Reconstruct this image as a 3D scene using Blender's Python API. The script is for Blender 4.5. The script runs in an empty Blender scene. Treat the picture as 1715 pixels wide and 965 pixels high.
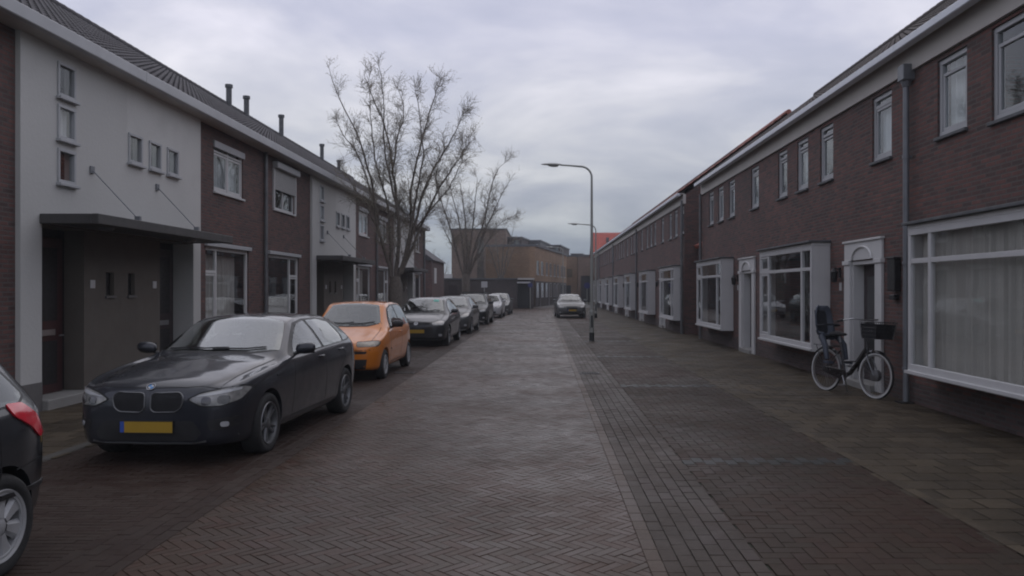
import bpy, bmesh, math, random
import numpy as np
from mathutils import Vector, Matrix
from mathutils.bvhtree import BVHTree
from mathutils.geometry import delaunay_2d_cdt
R = math.radians
random.seed(7)
rng = np.random.default_rng(7)
scene = bpy.context.scene
col = scene.collection

# ------------------------------------------------------------------ helpers
def tag(o, label=None, cat=None, group=None, kind=None):
    if label: o['label'] = label
    if cat: o['category'] = cat
    if group: o['group'] = group
    if kind: o['kind'] = kind
    return o

def empty(name, loc=(0, 0, 0), rz=0.0, label=None, cat=None, group=None, parent=None):
    o = bpy.data.objects.new(name, None)
    col.objects.link(o)
    o.location = loc
    o.rotation_euler = (0, 0, rz)
    o.empty_display_size = .2
    if parent: o.parent = parent
    return tag(o, label, cat, group)

def link(name, me, mat=None, parent=None, smooth=None):
    o = bpy.data.objects.new(name, me)
    col.objects.link(o)
    if mat is not None:
        for m in (mat if isinstance(mat, (list, tuple)) else [mat]):
            me.materials.append(m)
    if parent: o.parent = parent
    if smooth is not None:
        for p in me.polygons: p.use_smooth = True
        me.set_sharp_from_angle(angle=R(smooth))
    return o

class MB:
    def __init__(s):
        s.v = []; s.f = []; s.m = []
    def add(s, vs, fs, mi=0):
        n = len(s.v)
        s.v += [tuple(v) for v in vs]
        for f in fs:
            s.f.append(tuple(i + n for i in f)); s.m.append(mi)
        return s
    def box(s, x0, x1, y0, y1, z0, z1, mi=0):
        if x0 > x1: x0, x1 = x1, x0
        if y0 > y1: y0, y1 = y1, y0
        if z0 > z1: z0, z1 = z1, z0
        vs = [(x0,y0,z0),(x1,y0,z0),(x1,y1,z0),(x0,y1,z0),(x0,y0,z1),(x1,y0,z1),(x1,y1,z1),(x0,y1,z1)]
        return s.add(vs, [(0,3,2,1),(4,5,6,7),(0,1,5,4),(1,2,6,5),(2,3,7,6),(3,0,4,7)], mi)
    def quad(s, a, b, c, d, mi=0):
        return s.add([a, b, c, d], [(0, 1, 2, 3)], mi)
    def tube(s, pts, rad, n=8, mi=0, cap=True):
        pts = [Vector(p) for p in pts]
        if not isinstance(rad, (list, tuple)): rad = [rad] * len(pts)
        base = len(s.v); k = len(pts)
        t0 = (pts[1] - pts[0]).normalized()
        up = Vector((0, 0, 1)) if abs(t0.z) < .9 else Vector((1, 0, 0))
        a = t0.cross(up).normalized()
        for i, p in enumerate(pts):
            if i == 0: t = pts[1] - pts[0]
            elif i == k - 1: t = pts[-1] - pts[-2]
            else: t = pts[i + 1] - pts[i - 1]
            t = t.normalized()
            a = (a - t * a.dot(t)).normalized()
            b = t.cross(a)
            for j in range(n):
                w = 2 * math.pi * j / n
                q = p + (a * math.cos(w) + b * math.sin(w)) * rad[i]
                s.v.append((q.x, q.y, q.z))
        for i in range(k - 1):
            for j in range(n):
                j2 = (j + 1) % n
                s.f.append((base + i*n + j, base + i*n + j2, base + (i+1)*n + j2, base + (i+1)*n + j)); s.m.append(mi)
        if cap:
            s.f.append(tuple(base + j for j in range(n))[::-1]); s.m.append(mi)
            s.f.append(tuple(base + (k-1)*n + j for j in range(n))); s.m.append(mi)
        return s
    def lathe(s, prof, n=32, axis='z', mi=0, c=(0, 0, 0), closed=False):
        base = len(s.v); k = len(prof)
        for (r, h) in prof:
            for j in range(n):
                w = 2 * math.pi * j / n
                x, y, z = r * math.cos(w), r * math.sin(w), h
                if axis == 'x': x, y, z = z, x, y
                elif axis == 'y': x, y, z = y, z, x
                s.v.append((x + c[0], y + c[1], z + c[2]))
        rr = range(k) if closed else range(k - 1)
        for i in rr:
            i2 = (i + 1) % k
            for j in range(n):
                j2 = (j + 1) % n
                s.f.append((base + i*n + j, base + i*n + j2, base + i2*n + j2, base + i2*n + j)); s.m.append(mi)
        return s
    def prism(s, poly, z0, z1, plane='xy', mi=0):
        """poly of 2D points, extruded z0..z1 on the third axis"""
        def P(a, b, c):
            return (a, b, c) if plane == 'xy' else ((a, c, b) if plane == 'xz' else (c, a, b))
        n = len(poly); vs = [P(a, b, z0) for a, b in poly] + [P(a, b, z1) for a, b in poly]
        fs = [tuple(range(n))[::-1], tuple(range(n, 2*n))] + [(i, (i+1) % n, n + (i+1) % n, n + i) for i in range(n)]
        return s.add(vs, fs, mi)
    def build(s, name, mat, parent=None, smooth=None, recalc=True, bevel=0):
        me = bpy.data.meshes.new(name)
        me.from_pydata(s.v, [], s.f)
        if max(s.m, default=0) > 0:
            me.polygons.foreach_set('material_index', s.m)
        if recalc or bevel:
            bm = bmesh.new(); bm.from_mesh(me)
            bmesh.ops.recalc_face_normals(bm, faces=bm.faces)
            if bevel:
                es = [e for e in bm.edges if len(e.link_faces) == 2 and e.calc_face_angle(0) > .6]
                bmesh.ops.bevel(bm, geom=es, offset=bevel, segments=1, affect='EDGES', clamp_overlap=True)
            bm.to_mesh(me); bm.free()
        me.update()
        return link(name, me, mat, parent, smooth)

# ------------------------------------------------------------------ materials
class NT:
    def __init__(s, name):
        s.m = bpy.data.materials.new(name); s.m.use_nodes = True
        s.t = s.m.node_tree; s.n = s.t.nodes; s.l = s.t.links
        s.b = s.n['Principled BSDF']; s.out = s.n['Material Output']
    def new(s, ty, **kw):
        n = s.n.new(ty)
        for k, v in kw.items():
            if k.startswith('i_'):
                n.inputs[k[2:].replace('_', ' ')].default_value = v
            else: setattr(n, k, v)
        return n
    def lk(s, a, b): s.l.new(a, b)
    def math(s, op, a, b=None, c=None):
        n = s.n.new('ShaderNodeMath'); n.operation = op
        for i, v in enumerate((a, b, c)):
            if v is None: continue
            if isinstance(v, (int, float)): n.inputs[i].default_value = v
            else: s.lk(v, n.inputs[i])
        return n.outputs[0]
    def mix(s, fac, a, b, mode='MIX'):
        n = s.n.new('ShaderNodeMix'); n.data_type = 'RGBA'; n.blend_type = mode
        for i, v in ((0, fac), (6, a), (7, b)):
            if isinstance(v, (int, float)): n.inputs[i].default_value = v
            elif isinstance(v, (tuple, list)): n.inputs[i].default_value = (*v[:3], 1)
            else: s.lk(v, n.inputs[i])
        return n.outputs[2]
    def ramp(s, fac, stops):
        n = s.n.new('ShaderNodeValToRGB'); s.lk(fac, n.inputs[0])
        cr = n.color_ramp
        while len(cr.elements) < len(stops): cr.elements.new(.5)
        for e, (p, c) in zip(cr.elements, stops):
            e.position = p; e.color = (*c[:3], 1) if isinstance(c, (tuple, list)) else (c, c, c, 1)
        return n.outputs[0]
    def noise(s, scale, detail=4, rough=.55, vec=None):
        n = s.n.new('ShaderNodeTexNoise'); n.inputs['Scale'].default_value = scale
        n.inputs['Detail'].default_value = detail; n.inputs['Roughness'].default_value = rough
        if vec is not None: s.lk(vec, n.inputs['Vector'])
        return n.outputs[0]
    def pos(s):
        return s.n.new('ShaderNodeNewGeometry').outputs['Position']
    def objc(s):
        return s.n.new('ShaderNodeTexCoord').outputs['Object']
    def bump(s, h, strength=.3, dist=.01):
        n = s.n.new('ShaderNodeBump'); n.inputs['Strength'].default_value = strength
        n.inputs['Distance'].default_value = dist; s.lk(h, n.inputs['Height'])
        s.lk(n.outputs[0], s.b.inputs['Normal'])

def simple(name, c, rough=.5, metal=0., var=.15, scale=6., bump=0., coat=0., ior=1.5, spec=.5, dirt=0.):
    t = NT(name); b = t.b
    p = t.objc()
    nz = t.noise(scale, 5, .6, p)
    lo = tuple(x * (1 - var) for x in c); hi = tuple(min(1, x * (1 + var)) for x in c)
    cc = t.ramp(nz, [(.3, lo), (.7, hi)])
    if dirt:
        n2 = t.noise(scale * .25, 6, .65, p)
        cc = t.mix(t.ramp(n2, [(.42, 0.), (.68, dirt)]), cc, tuple(x * .45 for x in c))
    t.lk(cc, b.inputs['Base Color'])
    b.inputs['Metallic'].default_value = metal
    b.inputs['IOR'].default_value = ior
    b.inputs['Specular IOR Level'].default_value = spec
    b.inputs['Coat Weight'].default_value = coat
    b.inputs['Coat Roughness'].default_value = .04
    r = t.ramp(t.noise(scale * 2.3, 3, .5, p), [(.3, max(0, rough - .06)), (.7, min(1, rough + .08))])
    t.lk(r, b.inputs['Roughness'])
    if bump:
        t.bump(t.noise(scale * 12, 4, .6, p), bump, .01)
    return t.m

def brick_mat(name, c1, c2, mortar, bw=.22, rh=.0625, ms=.011, patch=(.75, 1.2), rough=.8):
    t = NT(name)
    g = t.n.new('ShaderNodeNewGeometry')
    sp = t.n.new('ShaderNodeSeparateXYZ'); t.lk(g.outputs['Position'], sp.inputs[0])
    sn = t.n.new('ShaderNodeSeparateXYZ'); t.lk(g.outputs['True Normal'], sn.inputs[0])
    isy = t.math('GREATER_THAN', t.math('ABSOLUTE', sn.outputs[1]), .6)
    a = t.math('ADD', t.math('MULTIPLY', sp.outputs[1], t.math('SUBTRACT', 1., isy)), t.math('MULTIPLY', sp.outputs[0], isy))
    cb = t.n.new('ShaderNodeCombineXYZ'); t.lk(a, cb.inputs[0]); t.lk(sp.outputs[2], cb.inputs[1])
    br = t.new('ShaderNodeTexBrick'); t.lk(cb.outputs[0], br.inputs['Vector'])
    br.inputs['Scale'].default_value = 1
    br.inputs['Brick Width'].default_value = bw; br.inputs['Row Height'].default_value = rh
    br.inputs['Mortar Size'].default_value = ms; br.inputs['Mortar Smooth'].default_value = .2
    br.inputs['Color1'].default_value = (0, 0, 0, 1); br.inputs['Color2'].default_value = (1, 1, 1, 1)
    br.inputs['Mortar'].default_value = (.5, .5, .5, 1)
    br.inputs['Bias'].default_value = 0.
    # per-brick pick stretched in three tones
    cc = t.ramp(br.outputs['Color'], [(0., c1), (.45, tuple((x + y) / 2 for x, y in zip(c1, c2))), (1., c2)])
    n1 = t.noise(.55, 5, .6, g.outputs['Position']); n2 = t.noise(9., 3, .6, g.outputs['Position'])
    cc = t.mix(1., cc, t.ramp(n1, [(.3, patch[0]), (.7, patch[1])]), 'MULTIPLY')
    cc = t.mix(1., cc, t.ramp(n2, [(.2, .8), (.8, 1.2)]), 'MULTIPLY')
    cc = t.mix(br.outputs['Fac'], cc, mortar)
    t.lk(cc, t.b.inputs['Base Color']); t.b.inputs['Roughness'].default_value = rough
    h = t.math('ADD', t.math('SUBTRACT', 1., br.outputs['Fac']), t.math('MULTIPLY', n2, .3))
    t.bump(h, .6, .008)
    return t.m

def paver_mat(name, stops, wet=(.28, .6), stain=(.7, 1.15), tint=None, sc=.35):
    """stops: colour ramp over the per-paver random attribute"""
    t = NT(name)
    at = t.n.new('ShaderNodeAttribute'); at.attribute_name = 'tone'
    p = t.pos()
    cc = t.ramp(at.outputs['Fac'], stops)
    n1 = t.noise(sc, 6, .62, p); n2 = t.noise(28, 4, .65, p)
    cc = t.mix(1., cc, t.ramp(n1, [(.3, stain[0]), (.68, stain[1])]), 'MULTIPLY')
    cc = t.mix(1., cc, t.ramp(n2, [(.2, .75), (.8, 1.25)]), 'MULTIPLY')
    if tint:
        n3 = t.noise(sc * .7, 4, .5, t.mapv(p) if hasattr(t, 'mapv') else p)
        cc = t.mix(t.ramp(n3, [(.5, 0.), (.66, .55)]), cc, tint)
    t.lk(cc, t.b.inputs['Base Color'])
    r = t.ramp(t.noise(sc * 1.7, 6, .7, p), [(.34, wet[0]), (.62, wet[1])])
    r2 = t.math('ADD', r, t.math('MULTIPLY', t.math('SUBTRACT', at.outputs['Fac'], .5), .12))
    t.lk(r2, t.b.inputs['Roughness'])
    t.b.inputs['Specular IOR Level'].default_value = .17
    t.bump(t.noise(60, 4, .7, p), .35, .004)
    return t.m

def glass_mat(name, tint=(.90, .91, .90), f0=.07):
    t = NT(name)
    t.n.remove(t.b)
    tr = t.new('ShaderNodeBsdfTransparent'); tr.inputs[0].default_value = (*tint, 1)
    gl = t.new('ShaderNodeBsdfGlossy'); gl.inputs['Roughness'].default_value = .02
    gl.inputs['Color'].default_value = (.9, .93, .95, 1)
    lw = t.new('ShaderNodeLayerWeight'); lw.inputs['Blend'].default_value = .5
    f = t.math('ADD', t.math('MULTIPLY', t.math('POWER', lw.outputs['Facing'], 4.2), 1. - f0), f0)
    wob = t.new('ShaderNodeBump'); wob.inputs['Strength'].default_value = .06; wob.inputs['Distance'].default_value = .02
    t.lk(t.noise(1.6, 2, .5, t.pos()), wob.inputs['Height']); t.lk(wob.outputs[0], gl.inputs['Normal'])
    mx = t.new('ShaderNodeMixShader'); t.lk(f, mx.inputs[0]); t.lk(tr.outputs[0], mx.inputs[1]); t.lk(gl.outputs[0], mx.inputs[2])
    t.lk(mx.outputs[0], t.out.inputs[0])
    return t.m

M = {}
M['brick_left'] = brick_mat('brick_left', (.068, .040, .036), (.145, .064, .052), (.09, .075, .07), patch=(.7, 1.25))
M['brick_right'] = brick_mat('brick_right', (.070, .046, .042), (.165, .070, .058), (.095, .08, .074), patch=(.7, 1.25))
M['brick_base'] = brick_mat('brick_base', (.05, .035, .034), (.10, .06, .055), (.07, .065, .06))
M['brick_dark'] = brick_mat('brick_dark', (.05, .038, .036), (.085, .06, .055), (.06, .055, .05))
M['brick_yellow'] = brick_mat('brick_yellow', (.27, .165, .09), (.40, .25, .14), (.22, .16, .12))
M['brick_brown'] = brick_mat('brick_brown', (.15, .098, .072), (.23, .155, .11), (.14, .11, .09))
M['stucco'] = simple('white_stucco', (.56, .56, .535), .85, var=.07, scale=1.2, bump=.5, dirt=.3)
M['stucco_grey'] = simple('grey_stucco', (.112, .098, .082), .85, var=.08, scale=1.5, bump=.4)
M['plinth'] = simple('grey_plinth', (.13, .125, .12), .8, var=.15, scale=3, bump=.4)
M['frame_white'] = simple('window_frame_paint', (.40, .41, .42), .45, var=.06, scale=3, dirt=.2)
M['white'] = simple('white_paint', (.58, .58, .57), .45, var=.05, scale=3, dirt=.12)
M['white_clean'] = simple('bright_white_paint', (.52, .52, .52), .4, var=.04, scale=3)
M['frieze'] = simple('beige_board', (.50, .475, .44), .6, var=.06, scale=2, dirt=.2)
M['gutter'] = simple('white_gutter', (.68, .71, .76), .4, var=.05, scale=2, dirt=.1)
M['gutter_left'] = simple('left_gutter_paint', (.44, .45, .46), .5, var=.08, scale=2, dirt=.2)
M['zinc'] = simple('zinc', (.16, .165, .17), .5, metal=.4, var=.2, scale=4)
M['zinc_light'] = simple('zinc_light', (.19, .20, .215), .45, metal=.3, var=.1, scale=4)
M['lead'] = simple('lead', (.09, .095, .10), .6, var=.2, scale=5)
M['canopy'] = simple('canopy_grey', (.06, .058, .056), .6, var=.15, scale=3, dirt=.3)
M['tile_dark'] = simple('dark_pantile', (.048, .044, .050), .75, var=.3, scale=5, bump=.3, dirt=.3)
M['tile_brown'] = simple('brown_pantile', (.052, .040, .037), .8, var=.25, scale=5, bump=.3, dirt=.3)
M['tile_red'] = simple('red_pantile', (.42, .08, .055), .6, var=.15, scale=3, bump=.2)
M['tile_brickdark'] = simple('brickdark_pantile', (.10, .045, .036), .75, var=.2, scale=3, bump=.2)
M['tile_brick'] = simple('brickred_pantile', (.26, .075, .05), .6, var=.2, scale=3, bump=.2)
M['door_dark'] = simple('dark_door', (.035, .022, .024), .35, var=.1, scale=3)
M['door_wine'] = simple('wine_door', (.05, .018, .018), .35, var=.1, scale=3)
M['black'] = simple('black_plastic', (.014, .014, .015), .5, var=.2, scale=8)
M['steel'] = simple('steel', (.45, .46, .47), .35, metal=.9, var=.08, scale=6)
M['grey_metal'] = simple('grey_metal', (.19, .20, .19), .5, metal=.3, var=.12, scale=3)
M['interior'] = simple('interior', (.10, .095, .09), .9, var=.1, scale=1)
M['glass'] = glass_mat('window_glass')
M['glass_up'] = glass_mat('upper_window_glass', (.8, .84, .84), .09)
M['shutter'] = simple('roller_shutter', (.36, .36, .35), .5, var=.05, scale=3, dirt=.15)
M['concrete'] = simple('concrete', (.26, .255, .24), .8, var=.12, scale=4, bump=.3, dirt=.2)

def curtain_mat(name, c, a=.55):
    t = NT(name)
    n = t.noise(2.2, 4, .5, t.objc())
    t.lk(t.ramp(n, [(.3, tuple(x * .9 for x in c)), (.7, c)]), t.b.inputs['Base Color'])
    t.b.inputs['Roughness'].default_value = .9
    t.b.inputs['Alpha'].default_value = a
    return t.m
M['sheer'] = curtain_mat('sheer_curtain', (.56, .545, .51), .85)
M['net'] = curtain_mat('net_curtain', (.72, .73, .74), .92)
# ------------------------------------------------------------------ world
w = bpy.data.worlds.new('World'); scene.world = w; w.use_nodes = True
nt = w.node_tree; N = nt.nodes; Lk = nt.links
bg = N['Background']
tc = N.new('ShaderNodeTexCoord')
sep = N.new('ShaderNodeSeparateXYZ'); Lk.new(tc.outputs['Generated'], sep.inputs[0])
SUN_EL, SUN_AZ = R(52), R(10)
sky = N.new('ShaderNodeTexSky'); sky.sky_type = 'NISHITA'; sky.sun_disc = False
sky.sun_elevation = SUN_EL; sky.sun_rotation = SUN_AZ; sky.air_density = 1.5; sky.dust_density = 4
def wm(op, a, b):
    n = N.new('ShaderNodeMath'); n.operation = op
    for i, v in enumerate((a, b)):
        if isinstance(v, (int, float)): n.inputs[i].default_value = v
        else: Lk.new(v, n.inputs[i])
    return n.outputs[0]
def wramp(f, stops):
    n = N.new('ShaderNodeValToRGB'); Lk.new(f, n.inputs[0]); cr = n.color_ramp
    while len(cr.elements) < len(stops): cr.elements.new(.5)
    for e, (p, c) in zip(cr.elements, stops): e.position = p; e.color = (*c, 1)
    return n.outputs[0]
# overcast deck: cloud coordinates on a flat layer overhead (x/z, y/z)
zc = wm('MAXIMUM', sep.outputs[2], .0)
zz = wm('ADD', zc, .18)
cmb = N.new('ShaderNodeCombineXYZ')
Lk.new(wm('DIVIDE', sep.outputs[0], zz), cmb.inputs[0]); Lk.new(wm('DIVIDE', sep.outputs[1], zz), cmb.inputs[1])
def wnoise(scale, detail, rough, dist=0.):
    n = N.new('ShaderNodeTexNoise'); n.inputs['Scale'].default_value = scale; n.inputs['Detail'].default_value = detail
    n.inputs['Roughness'].default_value = rough; n.inputs['Distortion'].default_value = dist
    Lk.new(cmb.outputs[0], n.inputs['Vector']); return n.outputs[0]
base = wramp(zc, [(0., (.28, .33, .375)), (.05, (.30, .35, .405)), (.10, (.40, .435, .495)), (.18, (.54, .56, .625)), (.30, (.595, .605, .72)), (.6, (.595, .60, .72)), (1., (.56, .57, .65))])
cl = wramp(wnoise(1.25, 5, .52, .35), [(.32, (.72, .755, .84)), (.46, (.90, .91, .955)), (.54, (1.08, 1.07, 1.06)), (.67, (1.42, 1.37, 1.30))])
cl2 = wramp(wnoise(4.2, 4, .5), [(.3, (.955, .96, .97)), (.7, (1.05, 1.045, 1.03))])
def wmix(mode, f, a, b):
    n = N.new('ShaderNodeMix'); n.data_type = 'RGBA'; n.blend_type = mode; n.inputs[0].default_value = f
    Lk.new(a, n.inputs[6]); Lk.new(b, n.inputs[7]); return n.outputs[2]
c = wmix('MULTIPLY', 1., wmix('MULTIPLY', 1., base, cl), cl2)
sc_ = N.new('ShaderNodeVectorMath'); sc_.operation = 'SCALE'; Lk.new(c, sc_.inputs[0]); sc_.inputs['Scale'].default_value = 10.9
mx = wmix('MIX', .06, sc_.outputs[0], sky.outputs[0])
Lk.new(mx, bg.inputs[0]); bg.inputs[1].default_value = .1

ld = bpy.data.lights.new('sun', 'SUN'); ld.energy = .5; ld.angle = R(80); ld.color = (1., .96, .92)
lo = bpy.data.objects.new('sun', ld); col.objects.link(lo)
# sky azimuth: sun_rotation measured from +Y towards +X
sd = Vector((math.sin(SUN_AZ) * math.cos(SUN_EL), math.cos(SUN_AZ) * math.cos(SUN_EL), math.sin(SUN_EL)))
lo.rotation_euler = sd.to_track_quat('Z', 'Y').to_euler()

# ------------------------------------------------------------------ camera
CAM_H, FPX, XV, YH = 1.72, 1330., 908., 485.
cd = bpy.data.cameras.new('camera'); cam = bpy.data.objects.new('camera', cd); col.objects.link(cam)
cd.sensor_width = 36; cd.lens = FPX / 1715 * 36; cd.clip_end = 3000; cd.clip_start = .05
yaw = math.atan((XV - 857.5) / FPX)
cam.location = (0, 0, CAM_H); cam.rotation_euler = (R(90), 0, 0)
cd.shift_x = -(XV - 857.5) / 1715
cd.shift_y = (YH - 482.5) / 1715
cd.dof.use_dof = False
scene.camera = cam
vs_ = scene.view_settings; vs_.view_transform = 'Standard'; vs_.look = 'None'; vs_.exposure = 0; vs_.gamma = 1
scene.cycles.filter_width = 2.0; scene.cycles.max_bounces = 8; scene.cycles.transparent_max_bounces = 12

# ------------------------------------------------------------------ ground
def sheet(name, x0, x1, y0, y1, z, mat):
    o = MB().quad((x0, y0, z), (x1, y0, z), (x1, y1, z), (x0, y1, z)).build(name, mat, recalc=False)
    tag(o, kind='structure'); return o

def pavers(name, cx, cy, ang, ln, wd, mat, z=.008, gap=.002, bev=.003, h=.006, jit=.0006):
    """cx,cy centres, ang rotation per paver; ln,wd sizes (arrays or floats)"""
    n = len(cx); ln = np.broadcast_to(ln, n); wd = np.broadcast_to(wd, n)
    ca, sa = np.cos(ang), np.sin(ang)
    sx = np.array([-1, 1, 1, -1.]); sy = np.array([-1, -1, 1, 1.])
    V = np.zeros((n, 8, 3))
    for ring, ins in ((0, gap), (1, gap + bev)):
        a = sx[None] * (ln[:, None] / 2 - ins); b = sy[None] * (wd[:, None] / 2 - ins)
        V[:, ring*4:ring*4+4, 0] = cx[:, None] + a * ca[:, None] - b * sa[:, None]
        V[:, ring*4:ring*4+4, 1] = cy[:, None] + a * sa[:, None] + b * ca[:, None]
        if ring == 0: V[:, :4, 2] = z - h * .6
        else:
            tz = rng.normal(0, jit, (n, 1)); tx = rng.normal(0, jit, (n, 1)); ty = rng.normal(0, jit, (n, 1))
            V[:, 4:, 2] = z + tz + tx * sx + ty * sy
    q = np.array([[4,5,6,7],[0,1,5,4],[1,2,6,5],[2,3,7,6],[3,0,4,7]])
    F = (q[None] + (np.arange(n) * 8)[:, None, None]).reshape(-1, 4)
    me = bpy.data.meshes.new(name)
    me.vertices.add(n * 8); me.vertices.foreach_set('co', V.reshape(-1))
    me.loops.add(F.size); me.loops.foreach_set('vertex_index', F.reshape(-1).astype(np.int32))
    me.polygons.add(len(F)); me.polygons.foreach_set('loop_start', (np.arange(len(F)) * 4).astype(np.int32))
    me.update(calc_edges=True); me.shade_flat()
    at = me.attributes.new('tone', 'FLOAT', 'POINT')
    at.data.foreach_set('value', np.repeat(rng.random(n), 8).astype(np.float32))
    o = link(name, me, mat); tag(o, kind='structure'); return o

def herring(x0, x1, y0, y1, w, n, rot):
    S = max(x1 - x0, y1 - y0) * 1.5 + 2; c0 = ((x0 + x1) / 2, (y0 + y1) / 2)
    K = int(S / w) + 2; Mm = int(S / (2 * n * w)) + 2
    k = np.arange(-K, K); out = []
    ca, sa = math.cos(rot), math.sin(rot)
    for m in range(-Mm * 2, Mm * 2):
        for typ in (0, 1):
            if typ == 0: px = k + 2*n*m + n/2; py = k + .5; a = 0.
            else: px = k + n + .5 + 2*n*m; py = k + 1 - n/2; a = math.pi/2
            px = px * w; py = py * w
            X = px * ca - py * sa + c0[0]; Y = px * sa + py * ca + c0[1]
            ok = (X > x0) & (X < x1) & (Y > y0) & (Y < y1)
            if ok.any(): out.append(np.stack([X[ok], Y[ok], np.full(ok.sum(), a + rot)]))
    return np.concatenate(out, 1)

def running(x0, x1, y0, y1, lx, ly, along='y', off=.5):
    """rows of stretchers; lx, ly size of the unit"""
    out = []
    if along == 'y':
        nr = max(1, round((x1 - x0) / lx)); lx = (x1 - x0) / nr
        for i in range(nr):
            ys = np.arange(y0 + (i % 2) * ly * off, y1, ly) + ly / 2
            out.append(np.stack([np.full(len(ys), x0 + (i + .5) * lx), ys]))
    else:
        nr = max(1, round((y1 - y0) / ly)); ly = (y1 - y0) / nr
        for i in range(nr):
            xs = np.arange(x0 - (i % 2) * lx * off, x1, lx) + lx / 2
            out.append(np.stack([xs, np.full(len(xs), y0 + (i + .5) * ly)]))
    return np.concatenate(out, 1), lx, ly

M['joint'] = simple('joint_sand', (.022, .024, .013), .9, var=.5, scale=3)
M['road'] = paver_mat('road_clinker', [(0., (.052, .026, .017)), (.25, (.047, .030, .019)), (.6, (.053, .033, .022)), (.8, (.060, .032, .021)), (1., (.056, .038, .026))], wet=(.28, .48), stain=(.70, 1.16), tint=(.070, .031, .018))
M['park'] = paver_mat('parking_clinker', [(0., (.032, .018, .013)), (.5, (.038, .024, .018)), (1., (.046, .033, .026))], wet=(.5, .72), stain=(.6, 1.15))
M['strip'] = paver_mat('strip_paver', [(0., (.044, .027, .020)), (.5, (.050, .037, .028)), (1., (.062, .048, .038))], wet=(.45, .66), stain=(.65, 1.15))
M['bay'] = paver_mat('bay_paver', [(0., (.034, .018, .012)), (.4, (.037, .028, .019)), (1., (.050, .032, .023))], wet=(.5, .72), stain=(.6, 1.18), tint=(.052, .022, .013), sc=.25)
M['edge'] = paver_mat('edge_paver', [(0., (.075, .052, .040)), (1., (.098, .074, .058))], wet=(.4, .6), stain=(.7, 1.1))
M['flag'] = paver_mat('pavement_flag', [(0., (.044, .034, .022)), (.5, (.062, .048, .032)), (1., (.084, .066, .044))], wet=(.5, .74), stain=(.6, 1.2), sc=.6)
M['band'] = paver_mat('grey_band', [(0., (.022, .025, .023)), (1., (.032, .034, .032))], wet=(.4, .6))
M['earth'] = simple('far_ground', (.055, .048, .043), .5, var=.25, scale=.3)
M['kerb'] = simple('kerb_stone', (.07, .066, .058), .75, var=.25, scale=3, bump=.3, dirt=.4)

sheet('ground', -600, 600, -60, 1500, -.02, M['earth'])
sheet('paving_bed', -9, 8, -6, 110, -.002, M['joint'])
Y1 = 74
h = herring(-2.68, .72, .8, Y1, .068, 3, R(-45)); pavers('road', h[0], h[1], h[2], .204, .068, M['road'], z=.008, jit=.0005, gap=.0018, bev=.002)
sheet('far_road', -2.6, 5.2, Y1, 140, .006, M['earth'])
# gutter rows left of the carriageway, raised a hair over the herringbone's cut edge
def rows(name, x0, x1, y0, y1, lx, ly, mat, z, along='y', **k):
    r, lx, ly = running(x0, x1, y0, y1, lx, ly, along)
    return pavers(name, r[0], r[1], np.zeros(r.shape[1]), lx, ly, mat, z=z, **k)
rows('left_gutter_rows', -3.06, -2.56, .8, Y1, .10, .21, M['park'], .013)
rows('parking_strip', -4.95, -3.06, .8, Y1, .21, .07, M['park'], .009, along='x')
MB().box(-5.09, -4.95, -2, Y1, -.05, .022).build('left_kerb', M['kerb'], bevel=.012)
tag(bpy.data.objects['left_kerb'], kind='structure')
rows('left_pavement', -7.0, -5.09, .8, Y1, .30, .30, M['flag'], .020, along='x', gap=.007)
sheet('left_pavement_bed', -7.4, -5.09, -2, Y1, .010, M['joint'])
rows('right_channel_edge', .655, .755, .8, Y1, .10, .21, M['edge'], .016)
rows('right_gutter_rows', .755, 1.285, .8, Y1, .105, .21, M['strip'], .012)
rows('bay_edge_row', 1.285, 1.385, .8, Y1, .10, .21, M['strip'], .014)
h = herring(1.33, 3.16, .8, Y1, .105, 2, 0.); 
# leave out the cross bands
msk = np.ones(h.shape[1], bool)
pavers('right_parking_bay', h[0], h[1], h[2], .21, .105, M['bay'], z=.008)
for i, yb in enumerate((7.75, 13.9, 20.0, 26.1, 32.2)):
    rows('bay_cross_band', 1.39, 3.09, yb, yb + .21, .105, .21, M['band'], .011, jit=.0002)
rows('pavement_edge_row', 3.09, 3.19, .8, Y1, .10, .30, M['flag'], .016)
rows('right_pavement', 3.19, 5.6, .8, Y1, .30, .30, M['flag'], .010, along='x', gap=.007)

def drain(x, y, label):
    D_ = empty('drain_grate', (x, y, 0), 0, label, 'drain', 'cast iron drains in the gutters')
    mb = MB(); mb.box(-.20, .20, -.15, -.125, -.02, .020); mb.box(-.20, .20, .125, .15, -.02, .020); mb.box(-.20, -.175, -.125, .125, -.02, .0195); mb.box(.175, .20, -.125, .125, -.02, .0195)
    mb.build('grate_frame', M['drain_iron'], D_)
    mb = MB()
    for k in range(7): mb.box(-.165 + k * .05, -.145 + k * .05, -.125, .125, -.02, .017)
    mb.build('grate', M['drain_iron'], D_)
    mb = MB().quad((-.175, -.125, .0145), (.175, -.125, .0145), (.175, .125, .0145), (-.175, .125, .0145)).build('grate_shade_sheet', M['drain_shade'], D_)  # flat near-black sheet, the pit's shade put into its colour
M['drain_iron'] = simple('cast_iron', (.025, .024, .023), .5, metal=.4, var=.3, scale=9)
M['drain_shade'] = simple('drain_shade', (.004, .004, .004), .9)
drain(.96, 16.2, 'cast iron drain grate in the right gutter rows, before the lamp post')
drain(-2.82, 16.3, 'cast iron drain grate beside the front wheel of the orange hatchback')
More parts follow.
